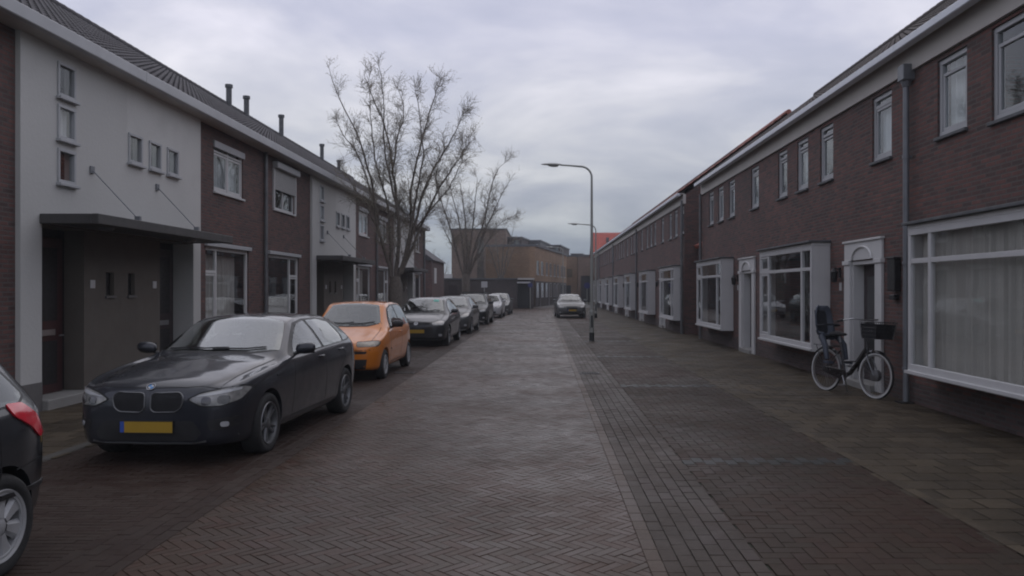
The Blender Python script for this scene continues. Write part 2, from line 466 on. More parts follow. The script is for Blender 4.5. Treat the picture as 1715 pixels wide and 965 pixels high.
# ------------------------------------------------------------------ facade helpers
class Fr:
    """local frame of a house front: u along the street, d outwards to the street, z up"""
    def __init__(s, side, width, mirror=False):
        s.sd = side; s.w = width; s.mi = mirror
    def p(s, u, d, z):
        return ((d if s.sd > 0 else -d), (s.w - u) if s.mi else u, z)
    def box(s, mb, u0, u1, d0, d1, z0, z1, mi=0):
        a = s.p(u0, d0, z0); b = s.p(u1, d1, z1)
        return mb.box(a[0], b[0], a[1], b[1], a[2], b[2], mi)

def wall_with_holes(F, name, mat, parent, u0, u1, z0, z1, holes, d=0., depth=.14, mats=None):
    us = sorted({u0, u1, *[h[0] for h in holes], *[h[1] for h in holes]})
    zs = sorted({z0, z1, *[h[2] for h in holes], *[h[3] for h in holes]})
    us = [u for u in us if u0 <= u <= u1]; zs = [z for z in zs if z0 <= z <= z1]
    mb = MB()
    def inh(u, z): return any(h[0] < u < h[1] and h[2] < z < h[3] for h in holes)
    for i in range(len(us) - 1):
        for j in range(len(zs) - 1):
            if not inh((us[i] + us[i+1]) / 2, (zs[j] + zs[j+1]) / 2):
                mb.quad(F.p(us[i], d, zs[j]), F.p(us[i+1], d, zs[j]), F.p(us[i+1], d, zs[j+1]), F.p(us[i], d, zs[j+1]))
    for h in holes:
        a, b, c, e = max(h[0], u0), min(h[1], u1), max(h[2], z0), min(h[3], z1)
        D = d - depth
        if h[0] > u0: mb.quad(F.p(a, d, c), F.p(a, D, c), F.p(a, D, e), F.p(a, d, e))
        if h[1] < u1: mb.quad(F.p(b, d, c), F.p(b, D, c), F.p(b, D, e), F.p(b, d, e))
        if h[3] < z1: mb.quad(F.p(a, d, e), F.p(b, d, e), F.p(b, D, e), F.p(a, D, e))
        if h[2] > z0: mb.quad(F.p(a, d, c), F.p(b, d, c), F.p(b, D, c), F.p(a, D, c))
    return mb.build(name, mat, parent, recalc=False)

def window(F, parent, u0, u1, z0, z1, d=-.06, vb=(), hb=(), fw=.055, dep=.06, sill=True, frame='white', pane='glass',
           curtain=None, cd=.10, bars=(), proud=0., name='window', sill_mat=None, sash=()):
    """vb/hb: mullion positions; bars: (u0,u1,z) short transoms; d: centre plane of the frame"""
    mb = MB(); a = d - dep / 2; b = d + dep / 2 + proud
    F.box(mb, u0, u1, a, b, z1 - fw, z1); F.box(mb, u0, u1, a, b, z0, z0 + fw)
    F.box(mb, u0, u0 + fw, a, b - .002, z0 + fw, z1 - fw); F.box(mb, u1 - fw, u1, a, b - .002, z0 + fw, z1 - fw)
    for v in vb: F.box(mb, v - fw * .45, v + fw * .45, a, b - .004, z0 + fw, z1 - fw)
    for hz in hb: F.box(mb, u0 + fw, u1 - fw, a + .004, b - .007, hz - fw * .4, hz + fw * .4)
    for (p, q, hz) in bars: F.box(mb, p, q, a + .004, b - .007, hz - fw * .4, hz + fw * .4)
    for (p, q, r, s) in sash:   # an opening leaf: its own slimmer frame set back
        k = .045; a2, b2 = a + .006, b - .014
        F.box(mb, p, q, a2, b2, s - k, s); F.box(mb, p, q, a2, b2, r, r + k)
        F.box(mb, p, p + k, a2, b2 - .002, r + k, s - k); F.box(mb, q - k, q, a2, b2 - .002, r + k, s - k)
    w = mb.build(name, M[frame], parent, bevel=.004)
    mb = MB(); mb.quad(F.p(u0 + .02, d, z0 + .02), F.p(u1 - .02, d, z0 + .02), F.p(u1 - .02, d, z1 - .02), F.p(u0 + .02, d, z1 - .02))
    mb.build('pane', M[pane], w)
    if sill:
        mb = MB(); F.box(mb, u0 - .03, u1 + .03, b - .04, max(b, 0) + .05, z0 - .05, z0 - .004)
        mb.build('sill', M[sill_mat or frame], w, bevel=.006)
    if curtain:
        mb = MB(); n = max(8, int((u1 - u0) / .035)); cv = []
        ph = random.random() * 6
        for i in range(n + 1):
            u = u0 + .03 + (u1 - u0 - .06) * i / n
            dd = d - cd - .022 * math.sin(i * 1.25 + ph) - .012 * math.sin(i * .43 + ph)
            cv.append((u, dd))
        lo_, hi_ = (z0 + .04, z1 - .04) if not isinstance(curtain, tuple) else curtain[1:]
        for i in range(n):
            (ua, da), (ub, db) = cv[i], cv[i+1]
            mb.quad(F.p(ua, da, lo_), F.p(ub, db, lo_), F.p(ub, db, hi_), F.p(ua, da, hi_))
        c = mb.build('curtain', M[curtain if isinstance(curtain, str) else curtain[0]], w, recalc=False)
        for p in c.data.polygons: p.use_smooth = True
    return w

def pantile_roof(F, name, parent, mat, w, d_eave, z_eave, d_ridge, z_ridge, d_back, z_back, pitch=.21, row=.34, amp=.017):
    mb = MB(); base = len(mb.v)
    nu = int(round(w / pitch)) * 5; slope_len = math.hypot(d_eave - d_ridge, z_ridge - z_eave)
    nr = int(slope_len / row); a = Vector((d_ridge - d_eave, z_ridge - z_eave)).normalized(); nrm = Vector((a.y, -a.x))
    if nrm.y < 0: nrm = -nrm
    prof = []
    for r in range(nr):
        for q, lift in ((r / nr, .028), ((r + .98) / nr, 0.)): prof.append((q, lift))
    for (q, lift) in prof:
        for i in range(nu + 1):
            u = w * i / nu; c = i % 5
            hgt = amp * (math.cos(2 * math.pi * (i / 5.)) * .9 + .35 * math.sin(4 * math.pi * i / 5.)) + lift
            dd = d_eave + (d_ridge - d_eave) * q + nrm.x * hgt; z = z_eave + (z_ridge - z_eave) * q + nrm.y * hgt
            mb.v.append(F.p(u, dd, z))
    k = nu + 1
    for j in range(len(prof) - 1):
        for i in range(nu):
            mb.f.append((j*k+i, j*k+i+1, (j+1)*k+i+1, (j+1)*k+i)); mb.m.append(0)
    o = mb.build(name, mat, parent, recalc=True, smooth=50)
    # back slope, deck and ridge caps
    mb = MB()
    mb.quad(F.p(0, d_ridge, z_ridge), F.p(w, d_ridge, z_ridge), F.p(w, d_back, z_back), F.p(0, d_back, z_back))
    mb.quad(F.p(0, d_ridge, z_ridge - .08), F.p(w, d_ridge, z_ridge - .08), F.p(w, d_eave, z_eave - .08), F.p(0, d_eave, z_eave - .08))
    mb.build('roof_back_slope', mat, o, recalc=False)
    mb = MB(); L = .33; n = int(w / L)
    for i in range(n):
        y0 = w * i / n; y1 = w * (i + 1) / n
        P0 = F.p(y0, d_ridge, z_ridge); P1 = F.p(y1 + .01, d_ridge, z_ridge)
        mb.tube([P0, P1], [.105, .12], 10)
    mb.build('ridge_tile', mat, o, smooth=40)
    return o

def pipe(F, parent, u, d, z0, z1, r=.04, mat='zinc', hopper=False, name='downpipe'):
    mb = MB(); mb.tube([F.p(u, d, z0), F.p(u, d, z1)], r, 12)
    for z in np.arange(z0 + .5, z1 - .3, 1.6):
        mb.tube([F.p(u, d, z), F.p(u, d, z + .05)], r * 1.25, 12)
        F.box(mb, u - .01, u + .01, d - .09, d, z + .01, z + .04)
    o = mb.build(name, M[mat], parent, smooth=40)
    if hopper:
        mb = MB(); F.box(mb, u - .10, u + .10, d - .09, d + .09, z1 - .02, z1 + .22); mb.tube([F.p(u, d, z1 - .12), F.p(u, d, z1)], [r * 1.1, .09], 12)
        mb.build('hopper', M[mat], o, bevel=.01)
    return o

def house_shell(F, parent, w, depth, zt, mat, ends=(True, True), z_ridge=8.3, d_ridge=-4.2):
    """party walls, back wall and the upper floor: a closed dark volume behind the windows"""
    mb = MB()
    for k, (u, e) in enumerate(((0, ends[0]), (w, ends[1]))):
        s = .0 if k == 0 else -.0
        uu = u + (.015 if k == 0 else -.015)
        f_ = -.002 if e else -.36
        pts = [F.p(uu, f_, 0), F.p(uu, -depth, 0), F.p(uu, -depth, zt), F.p(uu, d_ridge, z_ridge - .1), F.p(uu, f_, zt)]
        mb.add(pts, [(0, 1, 2, 3, 4)])
    mb.quad(F.p(0.015, -depth, 0), F.p(w-.015, -depth, 0), F.p(w-.015, -depth, zt), F.p(.015, -depth, zt))
    mb.build('side_wall', mat, parent, recalc=False)
    mb = MB()
    F.box(mb, .03, w - .03, -3.2, -3.1, 0.05, zt - .05)      # room back wall
    F.box(mb, .03, w - .03, -3.1, -.15, 2.75, 2.95)          # upper floor
    F.box(mb, .03, w - .03, -3.1, -.15, 0.02, 0.1)           # ground floor
    F.box(mb, .03, w - .03, -3.1, -.15, zt - .1, zt - .02)   # ceiling
    mb.build('interior_wall', M['interior'], parent)

# ------------------------------------------------------------------ left row
XL, ZTL = -7.1, 5.22
BND = [6.65, 13.45, 20.25, 27.05, 33.85, 40.65, 47.6]
LLAB = [
 'brick and white stucco terraced house beside the near dark car, cut by the left edge',
 'stuccoed brick terraced house nearest the camera with three small square windows in a row',
 'brick terraced house with a half lowered roller shutter at its upper window',
 'stuccoed brick terraced house, right half of the second panel, behind the third parked car',
 'brick terraced house behind the largest bare tree on the left',
 'last terraced house of the left row, at its far end before the low dark garages']
LG = 'terraced houses in the left row'
vents = {3: [(1.6, .55), (3.3, .55)], 4: [(.55, .72)], 5: [(-.1+.2, .62), (3.5, .35)]}
left_roots = []
for i in range(6):
    Y0 = BND[i]; w_ = BND[i+1] - Y0; odd = (i % 2 == 0)
    F = Fr(1, w_)
    H = empty('terraced_house', (XL, Y0, 0), 0, LLAB[i], 'house', LG); left_roots.append(H)
    holes = []
    if odd:
        P0 = w_ - 2.75                      # stucco panel from P0 to w_
        up = (1.0 - .3, 2.55 - .05); gr = (.35, 2.9)
        if i == 0: up = (.9, 2.6)
    else:
        P0 = 2.9
        up = (3.72, 5.4); gr = (3.3, 5.75)
    uz = (3.86, 4.93); gz = (.62, 2.64)
    b0, b1 = (0, P0) if odd else (P0, w_)
    holes = [(up[0], up[1], *uz), (gr[0], gr[1], *gz)]
    wl = wall_with_holes(F, 'brick_wall', M['brick_left'], H, b0, b1, 0, ZTL, holes)
    house_shell(F, H, w_, 8.4, ZTL, M['brick_left'], ends=(i == 0, i == 5))
    # stucco panel, 7 cm proud of the brick
    pd = .07
    if odd:
        sq = [(P0 + .81, P0 + 1.25, z0, z0 + .50) for z0 in (4.54, 3.92, 3.28)]
        rec = (P0 + .46, w_ - 0.0, .0, 2.66)
        panel = (P0, w_)
    else:
        sq = [(.03, .50, 3.89, 4.39), (.74, 1.19, 3.89, 4.39), (1.42, 1.88, 3.89, 4.39)]
        rec = (0., P0 - .34, .0, 2.66)
        panel = (0., P0)
    st = wall_with_holes(F, 'stucco_panel', M['stucco'], H, panel[0], panel[1], .42, ZTL, sq + [rec], d=pd, depth=.16)
    # side edge of the panel and plinth
    mb = MB(); e = P0
    mb.quad(F.p(e, 0, .42), F.p(e, pd, .42), F.p(e, pd, ZTL), F.p(e, 0, ZTL)); mb.build('panel_edge', M['stucco'], st, recalc=False)
    mb = MB()
    if odd: F.box(mb, P0 - .004, P0 + .46, -.3, pd + .008, 0, .42)
    else: F.box(mb, P0 - .34, P0 + .004, -.3, pd + .008, 0, .42)
    mb.build('plinth', M['plinth'], H)
    mb = MB()                                # post reveal in stucco
    if odd: F.box(mb, P0 + .30, P0 + .455, -.36, pd - .003, .42, 2.66)
    else: F.box(mb, P0 - .335, P0 - .18, -.36, pd - .003, .42, 2.66)
    mb.build('door_jamb', M['stucco'], st)
    for s_ in sq:
        window(F, H, s_[0] - .0, s_[1] + .0, s_[2] - .0, s_[3] + .0, d=pd - .02, fw=.045, dep=.09, proud=0, sill=True, frame='frame_white', pane='glass', curtain='net' if (i == 0 and s_[2] == 3.92) else None)
    # entrance: door set back, grey centre pier shared at the party line
    D = -.34
    if odd:
        du0, du1 = P0 + .46, P0 + 1.66; pu0, pu1 = du1, w_
    else:
        du1, du0 = P0 - .34, P0 - 1.54; pu0, pu1 = 0., du0
    mb = MB(); F.box(mb, du0, du1, D - .06, D, .10, 2.66)
    dr = mb.build('door_frame', M['black'], H)
    mb = MB(); F.box(mb, du0 + .10, du1 - .12, D, D + .045, .16, 2.5); 
    dd_ = mb.build('door', M['door_wine' if odd else 'door_dark'], H, bevel=.006)
    mb = MB()
    for z0, z1 in ((.3, .95), (1.25, 2.35)): F.box(mb, du0 + .24, du1 - .26, D + .045, D + .055, z0, z1)
    mb.build('door_panel', M['black'], dd_, bevel=.004)
    mb = MB(); F.box(mb, du0 + .32, du1 - .34, D + .056, D + .075, 1.03, 1.12); mb.build('letter_slot', M['steel'], dd_, bevel=.004)
    mb = MB(); hu = du1 - .17 if odd else du0 + .15
    mb.tube([F.p(hu, D + .05, 1.02), F.p(hu, D + .09, 1.02), F.p(hu - .10 if odd else hu + .1, D + .09, 1.02)], .011, 8); mb.build('handle', M['steel'], dd_, smooth=40)
    mb = MB(); F.box(mb, du0, du1, D - .02, .16, 0, .16); mb.build('door_step', M['concrete'], H, bevel=.01)
    # pier
    slit = (pu1 - .45 - .02, pu1 - .22, 1.62, 2.0) if odd else (.22, .45, 1.62, 2.0)
    pr = wall_with_holes(F, 'entrance_pier', M['stucco_grey'], H, pu0, pu1, .0, 2.66, [slit], d=-.03, depth=.12)
    mb = MB(); u_ = pu0 if odd else pu1
    mb.quad(F.p(u_, -.03, 0), F.p(u_, D, 0), F.p(u_, D, 2.66), F.p(u_, -.03, 2.66)); mb.build('pier_side', M['stucco_grey'], pr, recalc=False)
    mb = MB(); F.box(mb, slit[0], slit[1], -.14, -.10, slit[2], slit[3]); mb.build('pier_window', M['black'], pr)
    mb = MB(); F.box(mb, slit[0] - .03, slit[1] + .03, -.05, .0, slit[2] - .04, slit[2]-.004); mb.build('pier_sill', M['plinth'], pr)
    nu_ = (pu0 + .16) if odd else (pu1 - .28)
    mb = MB(); F.box(mb, nu_, nu_ + .13, -.028, -.016, 1.74, 1.87); mb.build('number_plate', M['white_clean'], H, bevel=.004)
    # soffit above the recess
    mb = MB(); a_, b_ = (P0 + .46, w_) if odd else (0, P0 - .34)
    F.box(mb, a_, b_, D - .06, pd - .004, 2.63, 2.72); mb.build('recess_ceiling', M['stucco_grey'], H)
    # brick part windows
    if i == 2:
        wn = window(F, H, up[0], up[1], *uz, vb=((up[0] + up[1]) / 2,), frame='white', pane='glass_up')
        mb = MB(); F.box(mb, up[0] + .02, up[1] - .02, -.01, .03, 4.38, 4.92)
        for k in range(10): F.box(mb, up[0] + .02, up[1] - .02, .028, .036, 4.39 + k * .053, 4.39 + k * .053 + .045)
        mb.build('roller_shutter', M['shutter'], wn)
        mb = MB(); F.box(mb, up[0] - .06, up[1] + .06, .0, .16, 4.93, 5.10); mb.build('shutter_box', M['frame_white'], wn, bevel=.015)
        for q_ in (up[0] - .04, up[1] - .02):
            mb = MB(); F.box(mb, q_, q_ + .06, 0, .05, 3.86, 4.93); mb.build('shutter_rail', M['white'], wn)
    else:
        c_ = (up[0] + up[1]) / 2
        window(F, H, up[0], up[1], *uz, vb=(c_,), frame='white', pane='glass_up', curtain='net', hb=(4.74,), sash=((up[0] + .06, c_ - .03, 3.92, 4.7), (c_ + .03, up[1] - .06, 3.92, 4.7)))
        mb = MB(); F.box(mb, up[0] - .03, up[1] + .03, -.02, .04, 4.80, 4.95); mb.build('window_head', M['frame_white'], H, bevel=.008)
    if odd: vb = (gr[1] - .72,); bars = ((gr[1] - .72, gr[1] - .05, 2.1),); ss = ((gr[1] - .67, gr[1] - .06, .7, 2.06),)
    else: vb = (gr[0] + .62,); bars = ((gr[0] + .05, gr[0] + .6, 2.1),); ss = ((gr[0] + .06, gr[0] + .58, .7, 2.06),)
    window(F, H, gr[0], gr[1], *gz, vb=vb, bars=bars, fw=.075, frame='white', pane='glass', curtain=('sheer', 1.0 if i == 2 else .7, 2.5 if i in (1, 3, 5) else 1.5), sash=ss, cd=.25)
    mb = MB(); F.box(mb, gr[0] - .05, gr[1] + .05, -.02, .07, gz[1], gz[1] + .09); mb.build('window_head', M['frame_white'], H, bevel=.01)
    # eave: soffit, fascia gutter, roof
    mb = MB(); F.box(mb, 0, w_, -.05, .30, ZTL, ZTL + .05); mb.build('soffit', M['frieze'], H)
    gt = MB(); F.box(gt, 0, w_, .26, .40, ZTL + .002, ZTL + .19); gt.build('gutter', M['gutter_left'], H, bevel=.012)
    rf = pantile_roof(F, 'roof', H, M['tile_dark'], w_, .33, ZTL + .19, -4.3, 8.38, -9.0, ZTL + .1)
    if i % 2 == 1: pipe(F, H, w_ - .0 + .0, .06, .1, ZTL, .045, 'zinc')
    if i == 5: pipe(F, H, w_ - .15, .06, .1, ZTL, .045, 'zinc')
    for (u, hh) in vents.get(i, []):
        mb = MB(); mb.tube([F.p(u, -4.2, 8.2), F.p(u, -4.2, 8.45 + hh)], .10, 12); mb.tube([F.p(u, -4.2, 8.45 + hh), F.p(u, -4.2, 8.56 + hh)], .135, 12)
        mb.build('vent_pipe', M['lead'], rf, smooth=40)

# canopies over each pair of doors
CLAB = ['grey flat canopy with two stay rods over the nearest pair of front doors',
        'grey flat canopy over the doors behind the orange hatchback',
        'grey flat canopy over the farthest pair of doors in the left row, behind the tree']
for k in range(3):
    yc = BND[1 + 2 * k]
    C_ = empty('entrance_canopy', (XL, yc - 2.32, 2.66), 0, CLAB[k], 'canopy', 'canopies over the left front doors')
    mb = MB(); mb.box(.07, .86, 0, 4.77, 0, .10); mb.build('canopy_slab', M['canopy'], C_, bevel=.01)
    mb = MB(); mb.box(.80, .90, -.03, 4.80, -.02, .125); mb.box(.072, .80, -.03, .02, -.018, .123); mb.box(.072, .80, 4.75, 4.80, -.018, .123)
    mb.build('canopy_fascia', M['canopy'], C_, bevel=.008)
    for yy in (1.25, 3.35):
        mb = MB(); mb.tube([(.08, yy, .93), (.80, yy, .16)], .009, 6)
        ro = mb.build('stay_rod', M['zinc_light'], C_)
        MB().box(.072, .10, yy - .05, yy + .05, .87, .98).build('bracket', M['zinc_light'], ro); MB().box(.76, .84, yy - .03, yy + .03, .14, .2).build('bracket', M['zinc_light'], ro)
    for yy in (1.0, 3.9):
        mb = MB(); mb.lathe([(0., -.04), (.09, -.035), (.11, -.002)], 16, c=(.45, yy, 0)); mb.build('ceiling_lamp', M['zinc_light'], C_, smooth=50)

# ------------------------------------------------------------------ right row
XR, ZTR = 5.59, 5.34
def right_house(Y0, w_, label, xw=XR, mirror=False, door=(.98, 2.58), bay=(3.40, 7.07), roofmat='tile_brown', first=False, near=False, big=False, wwin=None, pipe_u=None, gable=(True, True), door_open=None, lod=0):
    F = Fr(-1, w_, mirror)
    H = empty('terraced_house', (xw, Y0, 0), 0, label, 'house', 'terraced houses in the right row')
    dc = (door[0] + door[1]) / 2; op = (dc - .54, dc + .54, 0, 2.22)
    bz = (.56, 2.58)
    # upper windows: one over the door, three over the bay
    uz = (3.86, 4.94); ups = [(.70, 1.45)] if wwin is None else [wwin]
    bc = (bay[0] + bay[1]) / 2
    if big: ups = [(.77, 1.55), (2.12, 3.95)]
    else: ups += [(bc - 1.98, bc - 1.26), (bc - .54, bc + .18), (bc + .88, bc + 1.58)]
    zz_ = [uz if not (big and k == 1) else (3.80, 4.96) for k in range(len(ups))]
    holes = [op, (bay[0] + .12, bay[1] - .12, bz[0] + .05, bz[1] - .05)] + [(a, b, *z) for (a, b), z in zip(ups, zz_)]
    wall_with_holes(F, 'brick_wall', M['brick_right'], H, 0, w_, .32, ZTR - .3, holes)
    wall_with_holes(F, 'brick_plinth', M['brick_base'], H, 0, w_, 0, .32, [op], d=.004, depth=.14)
    house_shell(F, H, w_, 8.0, ZTR, M['brick_right'], z_ridge=8.5, d_ridge=-4.)
    for k, ((a, b), z) in enumerate(zip(ups, zz_)):
        cur = 'net' if (k in (0, 2) and not big) or (big and k == 0) else None
        window(F, H, a, b, *z, d=-.07, fw=.07, dep=.08, pane='glass_up', curtain=cur, frame='frame_white', sill_mat='lead',
               sash=((a + .075, b - .075, z[0] + .075, z[1] - (.22 if k else .2)),) , hb=(z[1] - .17,) if not big else ())
    # frieze, gutter, roof
    mb = MB(); F.box(mb, 0, w_, -.05, .05, ZTR - .33, ZTR + .03); mb.build('frieze_board', M['frieze'], H)
    mb = MB(); F.box(mb, 0, w_, .0, .20, ZTR + .03, ZTR + .06); mb.build('soffit', M['frieze'], H)
    mb = MB(); F.box(mb, 0, w_, .15, .29, ZTR - .04, ZTR + .075); mb.build('gutter', M['gutter'], H, bevel=.012)
    pantile_roof(F, 'roof', H, M[roofmat], w_, .24, ZTR + .07, -4.0, 8.52, -8.5, ZTR)
    # bay window
    B0, B1 = bay; pj = .37; zb, zt = .51, 2.63
    mb = MB()
    F.box(mb, B0, B0 + .06, .0, pj - .03, zb + .07, zt - .06); F.box(mb, B1 - .06, B1, .0, pj - .03, zb + .07, zt - .06)
    F.box(mb, B0 - .01, B1 + .01, .0, pj, zb, zb + .07); F.box(mb, B0 - .01, B1 + .01, .0, pj, zt - .06, zt)
    by = mb.build('bay_window', M['white'], H, bevel=.005)
    for uu in (B0 - .004, B1 - .056):      # tongue and groove boards on the cheek
        mb = MB()
        for k in range(3): F.box(mb, uu, uu + .06, .02 + k * .105, .1245 + k * .105, zb + .075, zt - .065)
        mb.build('bay_cheek', M['white'], by, bevel=.003)
    n1, n2 = B0 + .62, B1 - .72
    tz = 2.12
    window(F, by, B0, B1, zb + .07, zt - .06, d=pj - .035, fw=.085, dep=.07, vb=(n1, n2), hb=(tz,), sill=False, frame='white_clean',
           name='bay_sash', curtain=None, sash=((n2 + .05, B1 - .09, zb + .17, tz - .04), (n2 + .05, B1 - .09, tz + .04, zt - .15)) if not mirror else ((n2 + .05, B1 - .09, zb + .17, tz - .04),))
    mb = MB(); F.box(mb, B0 - .05, B1 + .05, .0, pj + .07, zt + .003, zt + .045); mb.build('bay_roof', M['lead'], by, bevel=.006)
    mb = MB(); F.box(mb, B0 - .03, B1 + .03, pj - .0, pj + .04, zb + .02, zb + .06); mb.build('bay_drip', M['white_clean'], by)
    if big or first:
        mb = MB(); n = int((B1 - B0) / .03); pts = []
        for q in range(n + 1):
            u = B0 + .1 + (B1 - B0 - .2) * q / n
            pts.append((u, pj - .16 - .028 * math.sin(q * .9) - .012 * math.sin(q * 2.3 + 1)))
        for q in range(n):
            mb.quad(F.p(pts[q][0], pts[q][1], zb + .09), F.p(pts[q+1][0], pts[q+1][1], zb + .09), F.p(pts[q+1][0], pts[q+1][1], zt - .09), F.p(pts[q][0], pts[q][1], zt - .09))
        c = mb.build('curtain', M['sheer'], by, recalc=False)
        for p in c.data.polygons: p.use_smooth = True
    else:
        mb = MB()      # drawn-back side drape and a low half curtain
        for (ua, ub) in ((B0 + .1, B0 + .5),):
            n = 16
            for q in range(n):
                a = ua + (ub - ua) * q / n; b = ua + (ub - ua) * (q + 1) / n
                mb.quad(F.p(a, pj - .14 - .03 * math.sin(q * 1.3), zb + .09), F.p(b, pj - .14 - .03 * math.sin(q * 1.3 + 1.3), zb + .09), F.p(b, pj - .14 - .03 * math.sin(q * 1.3 + 1.3), zt - .09), F.p(a, pj - .14 - .03 * math.sin(q * 1.3), zt - .09))
        mb.build('curtain', M['interior'], by, recalc=False)
    # door surround
    mb = MB(); a, b = door
    for (p, q) in ((a, op[0]), (op[1], b)): F.box(mb, p, q, .0, .05, 0.02, 2.16)
    for (p, q) in ((a - .03, op[0] + .01), (op[1] - .01, b + .03)): F.box(mb, p, q, 0., .075, 2.16, 2.235)
    F.box(mb, a, b, .0, .045, 2.237, 2.55); F.box(mb, a - .03, b + .03, .0, .075, 2.552, 2.59)
    n = 12; prev = None; arc = []
    for k in range(n + 1):
        w1 = math.pi * k / n; arc.append((dc - .42 * math.cos(w1), 2.245 + .22 * math.sin(w1)))
    ds = mb.build('door_surround', M['white'], H, bevel=.006)
    mb = MB(); mb.tube([F.p(u, .055, z) for u, z in arc], .022, 6); mb.build('arch_moulding', M['white'], ds, smooth=50)
    mb = MB()
    for (p, q) in ((op[0] - .002, op[0] + .06), (op[1] - .06, op[1] + .002)): F.box(mb, p, q, -.20, .0, .02, 2.22)
    F.box(mb, op[0] + .06, op[1] - .06, -.20, .0, 2.16, 2.22)
    mb.build('door_reveal', M['white'], ds)
    mb = MB(); F.box(mb, op[0] + .06, op[1] - .06, -.25, -.19, .12, 2.16); dr = mb.build('door', M['door_dark'], H)
    mb = MB(); F.box(mb, op[0] + .22, op[1] - .22, -.19, -.18, 1.1, 1.95); mb.build('door_pane', M['glass'], dr)
    mb = MB(); F.box(mb, op[0] + .2, op[1] - .2, -.19, -.175, .3, .9); mb.build('door_panel', M['black'], dr, bevel=.004)
    mb = MB(); F.box(mb, op[0], op[1], -.25, .12, 0, .12); mb.build('door_step', M['concrete'], H, bevel=.01)
    # lantern and number plate on the bay side of the door
    lu = b + .30
    mb = MB(); F.box(mb, lu - .03, lu + .03, .0, .03, 1.95, 2.13); mb.tube([F.p(lu, .02, 2.1), F.p(lu, .11, 2.12)], .012, 6)
    mb.lathe([(.02, 2.12), (.075, 2.05), (.07, 2.04), (.055, 1.87), (.03, 1.85), (0, 1.85)], 8, c=F.p(lu, .12, 0))
    mb.build('wall_lantern', M['black'], H)
    mb = MB(); F.box(mb, lu - .07, lu + .03, .0, .012, 1.70, 1.85); mb.build('number_plate', M['white_clean'], H)
    return F, H

R1 = [
 (4.0, 8.0, 'brown brick terraced house with the large curtained bay at the right edge', True),
 (12.0, 7.8, 'brown brick terraced house behind the parked bicycle', False),
 (19.8, 7.95, 'brown brick terraced house beside the narrow alley, end of the nearest right block', False)]
for k, (y0, w_, lab, mi) in enumerate(R1):
    if k == 0:
        F, H = right_house(y0, w_, lab, mirror=True, door=(5.6, 7.2), bay=(.66, 4.31), big=True, first=True)
        mb = MB(); F.box(mb, 4.4, 4.55, .0, .02, 1.4, 1.6)
    elif k == 1:
        F, H = right_house(y0, w_, lab)
        pipe(F, H, .0, .09, 0., ZTR - .45, .045, 'zinc_light', hopper=True)
        mb = MB(); F.box(mb, .36, .62, .004, .11, 1.70, 2.20); F.box(mb, .34, .64, 0.004, .13, 2.20, 2.23)
        mb.build('letter_box', M['black'], H, bevel=.008)
        mb = MB(); F.box(mb, .40, .58, .008, .10, 1.56, 1.64); mb.build('letter_box_tray', M['black'], H, bevel=.01)
        mb = MB(); F.box(mb, -.12, .12, .02, .22, 0, .03); mb.build('drain_cover', M['black'], H)
    else:
        F, H = right_house(y0, w_, lab)
        pipe(F, H, w_ - .12, .09, 0., ZTR - .3, .045, 'zinc')
R2L = ['first brick house beyond the alley on the right, with a red tiled verge',
       'second brick house of the far right block, counted from the alley',
       'third brick house of the far right block, counted from the alley',
       'fourth brick house of the far right block, counted from the alley',
       'fifth brick house of the far right block, counted from the alley',
       'sixth brick house of the far right block, counted from the alley',
       'farthest brick house of the right row, beside the red tiled roof']
for k in range(7):
    F, H = right_house(30.4 + 7.45 * k, 7.45, R2L[k], xw=5.45, mirror=False, door=(4.6, 6.2), bay=(.35, 3.9), roofmat='tile_brick' if k == 0 else 'tile_brickdark', wwin=(5.2, 5.9))
    if k in (0, 2, 4, 6): pipe(F, H, .12 if k == 0 else 0., .09, 0, ZTR - .2, .05, 'zinc')
# alley wall
A_ = empty('alley_wall', (5.95, 27.78, 0), 0, 'dark brick alley wall with a red tile coping between the two right blocks', 'wall')
mb = MB(); mb.box(0, .22, 0, .5, 0, 3.3); mb.box(0, .22, 2.1, 2.6, 0, 3.3); mb.box(0, .22, .5, 2.1, 2.3, 3.3); mb.build('brick_wall', M['brick_right'], A_)
mb = MB(); mb.box(.12, .18, .5, 2.1, 0, 2.3); mb.build('gate', M['door_dark'], A_)
mb = MB()
for k in range(13): mb.tube([(-.12, .1 + k * .2, 3.33), (.13, .1 + k * .2, 3.46), (.34, .1 + k * .2, 3.33)], .085, 8)
mb.build('tile_coping', M['tile_brick'], A_, smooth=50)
# ------------------------------------------------------------------ cars
def paint(name, c, metal=.35, rough=.3, coat=1.):
    t = NT(name); b = t.b; p = t.objc()
    n = t.noise(1.3, 5, .6, p)
    t.lk(t.ramp(n, [(.3, tuple(x * .88 for x in c)), (.7, tuple(x * 1.08 for x in c))]), b.inputs['Base Color'])
    b.inputs['Metallic'].default_value = metal
    t.lk(t.ramp(t.noise(5, 5, .7, p), [(.3, rough), (.75, rough + .15)]), b.inputs['Roughness'])
    b.inputs['Coat Weight'].default_value = coat; b.inputs['Coat IOR'].default_value = 1.42; b.inputs['Specular IOR Level'].default_value = .35
    t.lk(t.ramp(t.noise(40, 3, .7, p), [(.3, .03), (.8, .10)]), b.inputs['Coat Roughness'])
    g = t.n.new('ShaderNodeNewGeometry'); li = t.new('ShaderNodeBsdfDiffuse'); li.inputs[0].default_value = (.03, .03, .03, 1)
    mx = t.new('ShaderNodeMixShader'); t.lk(g.outputs['Backfacing'], mx.inputs[0]); t.lk(b.outputs[0], mx.inputs[1]); t.lk(li.outputs[0], mx.inputs[2])
    t.lk(mx.outputs[0], t.out.inputs[0])
    return t.m
